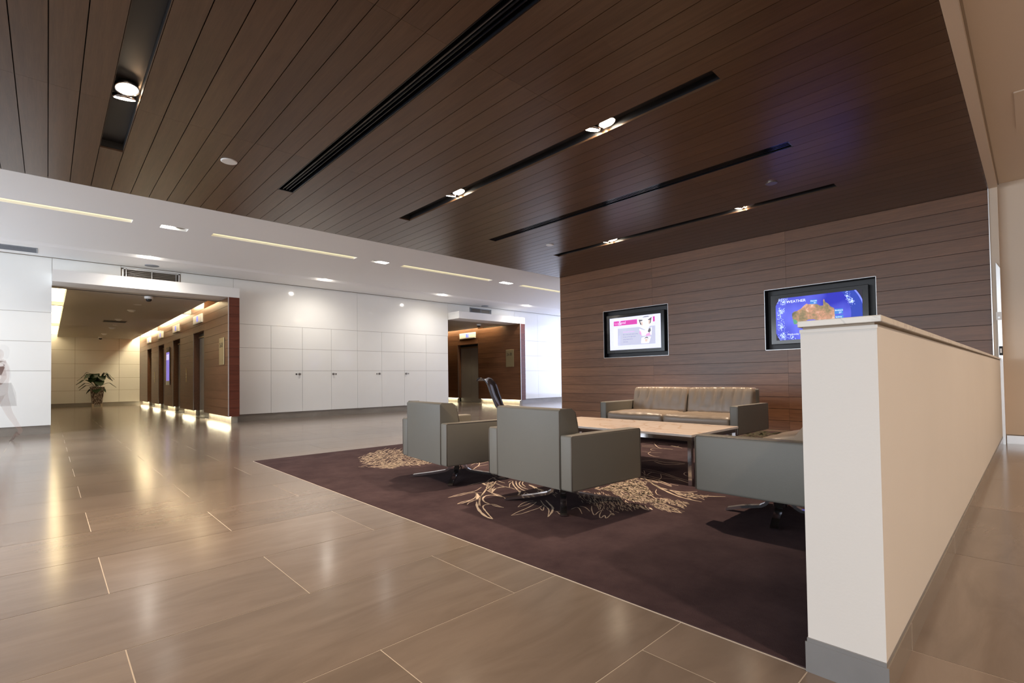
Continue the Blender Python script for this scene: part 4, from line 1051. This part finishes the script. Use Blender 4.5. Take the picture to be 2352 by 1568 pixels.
swivel_base(t, math.radians(57), .20, .345)

# sofa
t = thing('sofa', 'two-seat grey leather sofa with wrinkled cushions before the veneered wall', 'sofa', (7.083, 3.781, ZR), 3.129+.0)
hw, hd, aw = 1.112, .512, .115
for s in (-1, 1):
    y0, y1 = (hw-aw, hw) if s > 0 else (-hw, -hw+aw)
    a = rbox('arm', -hd, hd, y0, y1, .20, .582, MT['leather'], t, .020, 3)
    yy = y1-.004 if s > 0 else y0+.004
    MB().tube([(-hd+.002, yy, .21), (-hd+.002, yy, .567), (-hd+.014, yy, .580), (hd-.014, yy, .580), (hd-.002, yy, .567), (hd-.002, yy, .21)], .0035, 6).obj('piping', MT['piping'], a, smooth=True)
rbox('seat_frame', -hd+.10, hd-.04, -hw+aw, hw-aw, .20, .30, MT['leather'], t, .012, 2)
rbox('back_frame', -hd, -hd+.13, -hw+aw, hw-aw, .20, .785, MT['leather'], t, .02, 3)
for s in (-1, 1):
    y0, y1 = (.006, hw-aw-.006) if s > 0 else (-hw+aw+.006, -.006)
    def wrs(a_, b_, c_, s=s):
        return Vector((0, 0, (.006*noise.noise(Vector((a_*1.6, b_*2.4, s*5)))+.003*math.sin(b_*19+a_*6)*max(0, c_))*(1 if c_ > 0 else 0)))
    cushion('seat_cushion', -hd+.28, hd-.005, y0, y1, .29, .425, MT['leather_top'], t, 16, 30, .022, wrs, .035)
    def wrb(a_, b_, c_, s=s):
        if a_ < 0: return Vector((0, 0, 0))
        f_ = max(0, 1-abs(b_)**6)
        fold = 0.0
        for q in range(6):
            cb_ = -.75+q*.30+.03*math.sin(q*3.1+s); ww_ = .045
            sl = .05*(c_-.6)
            fold -= .034*math.exp(-((b_-cb_-sl)/ww_)**2)*max(0, min(1, (c_+.15)*1.2))
        tuft = 0
        for q in range(5):
            for zz in (.45, -.45):
                tuft -= .022*math.exp(-((b_+.66-q*.33)**2+((c_-zz)*.6)**2)/.006)
        n_ = .012*noise.noise(Vector((b_*5, c_*2, 9*s)))
        return Vector(((fold+tuft+n_)*f_, 0, 0))
    o = cushion('back_cushion', -hd+.10, -hd+.30, y0, y1, .40, .80, MT['leather_top'], t, 10, 64, .01, wrb, .04)
    o.location = (.0, 0, 0)
    me_ = o.data
    for v in me_.vertices: v.co.x -= (v.co.z-.45)*.20*(1 if v.co.x > -hd+.12 else .1)
for sy in (-.75, .75):
    MB().box(-.38, .38, sy-.025, sy+.025, .0, .012).box(-.03, .03, sy-.025, sy+.025, .012, .20).obj('leg', MT['chrome'], t, recalc=False)

# coffee table
t = thing('coffee_table', 'low rectangular coffee table with veined marble top on a chrome frame', 'table', (4.71, 3.165, ZR))
hx, hy = .505, 1.035
box('tabletop', -hx, hx, -hy, hy, .438, .460, MT['marble'], t, bevel=.003, seg=1)
MB().box(-hx-.0008, -hx+.002, -hy, hy, .4385, .4585).box(-hx, hx, -hy-.0008, -hy+.002, .4385, .4585).obj('pale_edge', MT['marblew'], t, recalc=False)
for sx in (-1, 1):
    for sy in (-1, 1):
        xa, ya = sx*(hx-.028), sy*(hy-.028)
        box('leg', xa-.019, xa+.019, ya-.019, ya+.019, 0, .437, MT['chrome'], t, bevel=.002, seg=1)
fr = MB()
for s in (-1, 1):
    fr.box(s*(hx-.028)-.018, s*(hx-.028)+.018, -hy+.04, hy-.04, .399, .437)
    fr.box(-hx+.04, hx-.04, s*(hy-.028)-.018, s*(hy-.028)+.018, .399, .437)
fr.obj('frame', MT['chrome'], t, recalc=False)

# black shell chair at the far end of the table
fa = math.radians(-57)
t = thing('shell_chair', 'glossy black moulded shell chair with a curled top, behind the armchairs', 'chair', (4.86, 5.15, ZR), fa)
prof = [(-.478, .952), (-.458, .970), (-.432, .976), (-.402, .962), (-.375, .930), (-.352, .880), (-.332, .82), (-.308, .745), (-.275, .665), (-.23, .585), (-.165, .51), (-.08, .465), (.04, .450), (.16, .452), (.26, .448), (.31, .425)]
sh = MB(); ny = 14; n = len(prof)
def shp(i, j, off):
    x, z = prof[i]; b_ = 2*j/ny-1
    wv = .225*(1-.12*abs(i-6)/7)
    curl = .045*abs(b_)**2.4*(min(1, i/5) if i < 9 else .6)
    tx = prof[min(i+1, n-1)][0]-prof[max(i-1, 0)][0]; tz = prof[min(i+1, n-1)][1]-prof[max(i-1, 0)][1]
    ll = math.hypot(tx, tz); nx_, nz_ = -tz/ll, tx/ll      # towards the sitter
    nx_, nz_ = (nx_, nz_)
    q = curl+off
    return (x+nx_*q, b_*wv, z+nz_*q)
for off in (0, .009):
    for i in range(n):
        for j in range(ny+1): sh.v.append(shp(i, j, off))
W = ny+1
for i in range(n-1):
    for j in range(ny):
        q = i*W+j; sh.f.append((q, q+1, q+W+1, q+W)); q += n*W; sh.f.append((q, q+W, q+W+1, q+1))
for i in range(n-1):
    for j in (0, ny): q = i*W+j; sh.f.append((q, q+W, q+W+n*W, q+n*W))
for j in range(ny):
    for i in (0, n-1): q = i*W+j; sh.f.append((q, q+1, q+1+n*W, q+n*W))
sh.obj('shell', MT['shell'], t, smooth=True)
MB().lathe([(.09, .445), (.085, .43), (.03, .42), (.028, .10), (.04, .09), (.04, .07)], 20).obj('column', MT['chrome'], t)
for i in range(4):
    o = MB().prism([(.02, .105), (.06, .10), (.30, .030), (.32, .012), (.31, .002), (.29, .012), (.06, .078), (.02, .08)], -.018, .018, 'y').obj('leg', MT['chrome'], t); o.rotation_euler = (0, 0, PI/4+i*PI/2)

# potted plant at the end of the near lobby
t = thing('potted_plant', 'dark broad-leaved plant in a tall tapered patterned planter at the lobby end', 'plant', (1.545, 27.55, 0))
def potmat():
    m, n, l, b = newmat('woven_planter'); setc(b, (.1, .06, .05), .6)
    g = n.new('ShaderNodeNewGeometry'); mp = n.new('ShaderNodeMapping'); mp.inputs['Scale'].default_value = (48, 48, 11); mp.inputs['Rotation'].default_value = (.5, .35, 0)
    l.new(g.outputs['Position'], mp.inputs['Vector']); t_ = n.new('ShaderNodeTexNoise'); t_.inputs['Scale'].default_value = 1; t_.inputs['Detail'].default_value = 3; l.new(mp.outputs[0], t_.inputs['Vector'])
    cr = n.new('ShaderNodeValToRGB'); e = cr.color_ramp.elements; e[0].position = .53; e[0].color = (.060, .036, .028, 1); e[1].position = .58; e[1].color = (.34, .29, .24, 1)
    l.new(t_.outputs['Fac'], cr.inputs[0]); l.new(cr.outputs[0], b.inputs['Base Color']); return m
MT['pot'] = potmat()
pot = MB(); k = [(.155, .10), (.165, .14), (.225, .80), (.235, .80), (.235, .84), (.205, .84), (.20, .78)]
for i, (rr_, z) in enumerate(k):
    for sx, sy in ((-1, -1), (1, -1), (1, 1), (-1, 1)): pot.v.append((sx*rr_, sy*rr_, z))
for i in range(len(k)-1):
    for j in range(4): q = i*4; pot.f.append((q+j, q+(j+1) % 4, q+4+(j+1) % 4, q+4+j))
pot.f.append((3, 2, 1, 0)); q = 4*(len(k)-1); pot.f.append((q, q+1, q+2, q+3))
po = pot.obj('planter', MT['pot'], t)
for sx in (-1, 1):
    for sy in (-1, 1): box('leg', sx*.14-.03, sx*.14+.03, sy*.14-.03, sy*.14+.03, 0, .13, MT['joint'], po)
box('soil', -.19, .19, -.19, .19, .76, .79, MT['soil'], po)
leaves = [(-1, .0, .62, .55, .10), (-.9, -.3, .70, .36, .09), (-1, .3, .60, .22, .10), (-.55, .2, .34, -.05, .10), (1, .1, .62, .22, .11), (.55, -.2, .42, .66, .13), (.7, .2, .52, .52, .12), (-.4, -.6, .40, .45, .12), (.15, -.8, .38, .30, .13), (.8, -.5, .30, .00, .09), (-.2, .6, .42, .50, .11), (-.15, -.9, .30, -.02, .12), (-.65, -.5, .52, .60, .10), (-.8, .1, .5, .68, .11), (.9, -.2, .55, .60, .12), (-.3, -.7, .36, .62, .12), (.35, -.6, .34, .52, .12), (-1, -.15, .56, .12, .11)]
for (dx, dy, ln_, rise, lw_) in leaves:
    a = math.atan2(dy, dx); m_ = MB(); N = 10
    for i in range(N+1):
        s_ = i/N; rr_ = .03+ln_*s_; z = .80+rise*math.sin(min(1, s_*1.25)*PI*.62)*1.0-.22*max(0, s_-.6)*2.2
        ww_ = lw_*math.sin(PI*min(1, max(0, (s_-.15)/.85)))**.7*1.35+.008
        for sgn in (-1, 0, 1):
            m_.v.append((rr_*math.cos(a)-math.sin(a)*sgn*ww_, rr_*math.sin(a)+math.cos(a)*sgn*ww_, z+(0.0 if sgn else -.018)))
    for i in range(N):
        for j in range(2): q = i*3+j; m_.f.append((q, q+1, q+4, q+3))
    m_.obj('leaf', MT['leaf'], t, smooth=True)

# ================================================================== PERSON, mostly outside the left edge
P0 = (-.60, 12.40, 0)
t = thing('person', 'faint blurred walking woman in a grey skirt and heeled shoes at the left frame edge', 'person', P0, PI)   # faces local +X
def skin(name, verts, edges, radii, m, parent, sub=2, root=0):
    me_ = bpy.data.meshes.new(name); me_.from_pydata(verts, edges, [])
    o_ = bpy.data.objects.new('tmp_skin', me_); C.objects.link(o_)
    md = o_.modifiers.new('s', 'SKIN'); md.use_smooth_shade = True
    sk_ = me_.skin_vertices[0].data
    for i, r_ in enumerate(radii): sk_[i].radius = (r_, r_) if not isinstance(r_, tuple) else r_; sk_[i].use_root = i == root
    md2 = o_.modifiers.new('b', 'SUBSURF'); md2.levels = sub; md2.render_levels = sub
    dg = bpy.context.evaluated_depsgraph_get(); out = bpy.data.meshes.new_from_object(o_.evaluated_get(dg))
    bpy.data.objects.remove(o_)
    out.materials.clear(); out.materials.append(m)
    return link(name, out, None, parent)
bv = [(-.02, 0, .92), (0, 0, 1.08), (.01, 0, 1.24), (0, 0, 1.36), (.01, 0, 1.44), (.03, 0, 1.53), (.04, 0, 1.62),
      (0, .085, .88), (.10, .09, .50), (.10, .09, .10), (.19, .09, .035), (0, -.085, .88), (-.10, -.09, .50), (-.26, -.09, .16), (-.17, -.09, .06),
      (0, .17, 1.37), (-.06, .21, 1.12), (.06, .22, .90), (0, -.17, 1.37), (.06, -.21, 1.12), (.16, -.20, .92)]
be = [(0, 1), (1, 2), (2, 3), (3, 4), (4, 5), (5, 6), (0, 7), (7, 8), (8, 9), (9, 10), (0, 11), (11, 12), (12, 13), (13, 14), (3, 15), (15, 16), (16, 17), (3, 18), (18, 19), (19, 20)]
brd = [(.13, .15), (.11, .12), (.11, .14), (.09, .12), .045, .085, .07, .085, .052, .032, .028, .085, .052, .032, .028, .048, .036, .026, .048, .036, .026]
skin('body', bv, be, brd, MT['p_skin'], t)
for sy, hx_, hz_ in ((.22, .06, .90), (-.20, .16, .92)):
    hv = [(hx_, sy, hz_-.02), (hx_+.01, sy, hz_-.09)]; hedge = [(0, 1)]; hr = [.024, (.016, .036)]
    for i, (oy, ln_) in enumerate(((-.027, .060), (-.009, .072), (.009, .068), (.027, .055))):
        k = len(hv); hv += [(hx_+.012, sy+oy, hz_-.11), (hx_+.022, sy+oy, hz_-.11-ln_*.5), (hx_+.016, sy+oy, hz_-.11-ln_)]; hr += [.0085, .008, .007]; hedge += [(1, k), (k, k+1), (k+1, k+2)]
    k = len(hv); hv += [(hx_+.035, sy, hz_-.06), (hx_+.05, sy, hz_-.10)]; hr += [.010, .008]; hedge += [(0, k), (k, k+1)]
    skin('hand', hv, hedge, hr, MT['p_skin'], t, 1)
skin('blouse', [(-.01, 0, .98), (.01, 0, 1.22), (0, 0, 1.38), (0, .18, 1.36), (-.05, .21, 1.14), (0, -.18, 1.36), (.05, -.21, 1.14)], [(0, 1), (1, 2), (2, 3), (3, 4), (2, 5), (5, 6)], [(.13, .14), (.125, .155), (.10, .13), .062, .048, .062, .048], MT['p_top'], t)
MB().lathe([(.135, 1.03), (.165, .95), (.19, .86), (.20, .75), (.205, .62), (.20, .62), (.185, .75), (.13, 1.02)], 24).obj('skirt', MT['p_skirt'], t, smooth=True)
MB().lathe([(.0, 1.70), (.05, 1.695), (.092, 1.66), (.105, 1.60), (.10, 1.53), (.085, 1.46), (.07, 1.45)], 20, (-.005, 0, 0)).obj('hair', MT['p_hair'], t, smooth=True)
MB().lathe([(.0, -.012), (.012, -.006), (.014, .006), (.008, .016), (0, .020)], 10, (.118, 0, 1.575)).obj('nose', MT['p_skin'], t, smooth=True)
for sy in (-.032, .032): MB().lathe([(0, -.008), (.008, -.004), (.008, .004), (0, .008)], 8, (.105, sy, 1.60)).obj('eye', MT['p_hair'], t, smooth=True)
for (fx, fy, fz, rt) in ((.12, .09, 0, 0), (-.21, -.09, .06, .75)):
    s_ = MB().prism([(-.055, .085), (.0, .062), (.07, .030), (.13, .024), (.145, .010), (.14, 0), (.05, 0), (.0, .030), (-.035, .050), (-.040, 0), (-.052, 0), (-.062, .07)], -.032, .032, 'y').obj('shoe', MT['p_shoe'], t, bevel=.004, seg=1)
    s_.location = (fx, fy, fz); s_.rotation_euler = (0, rt, 0)
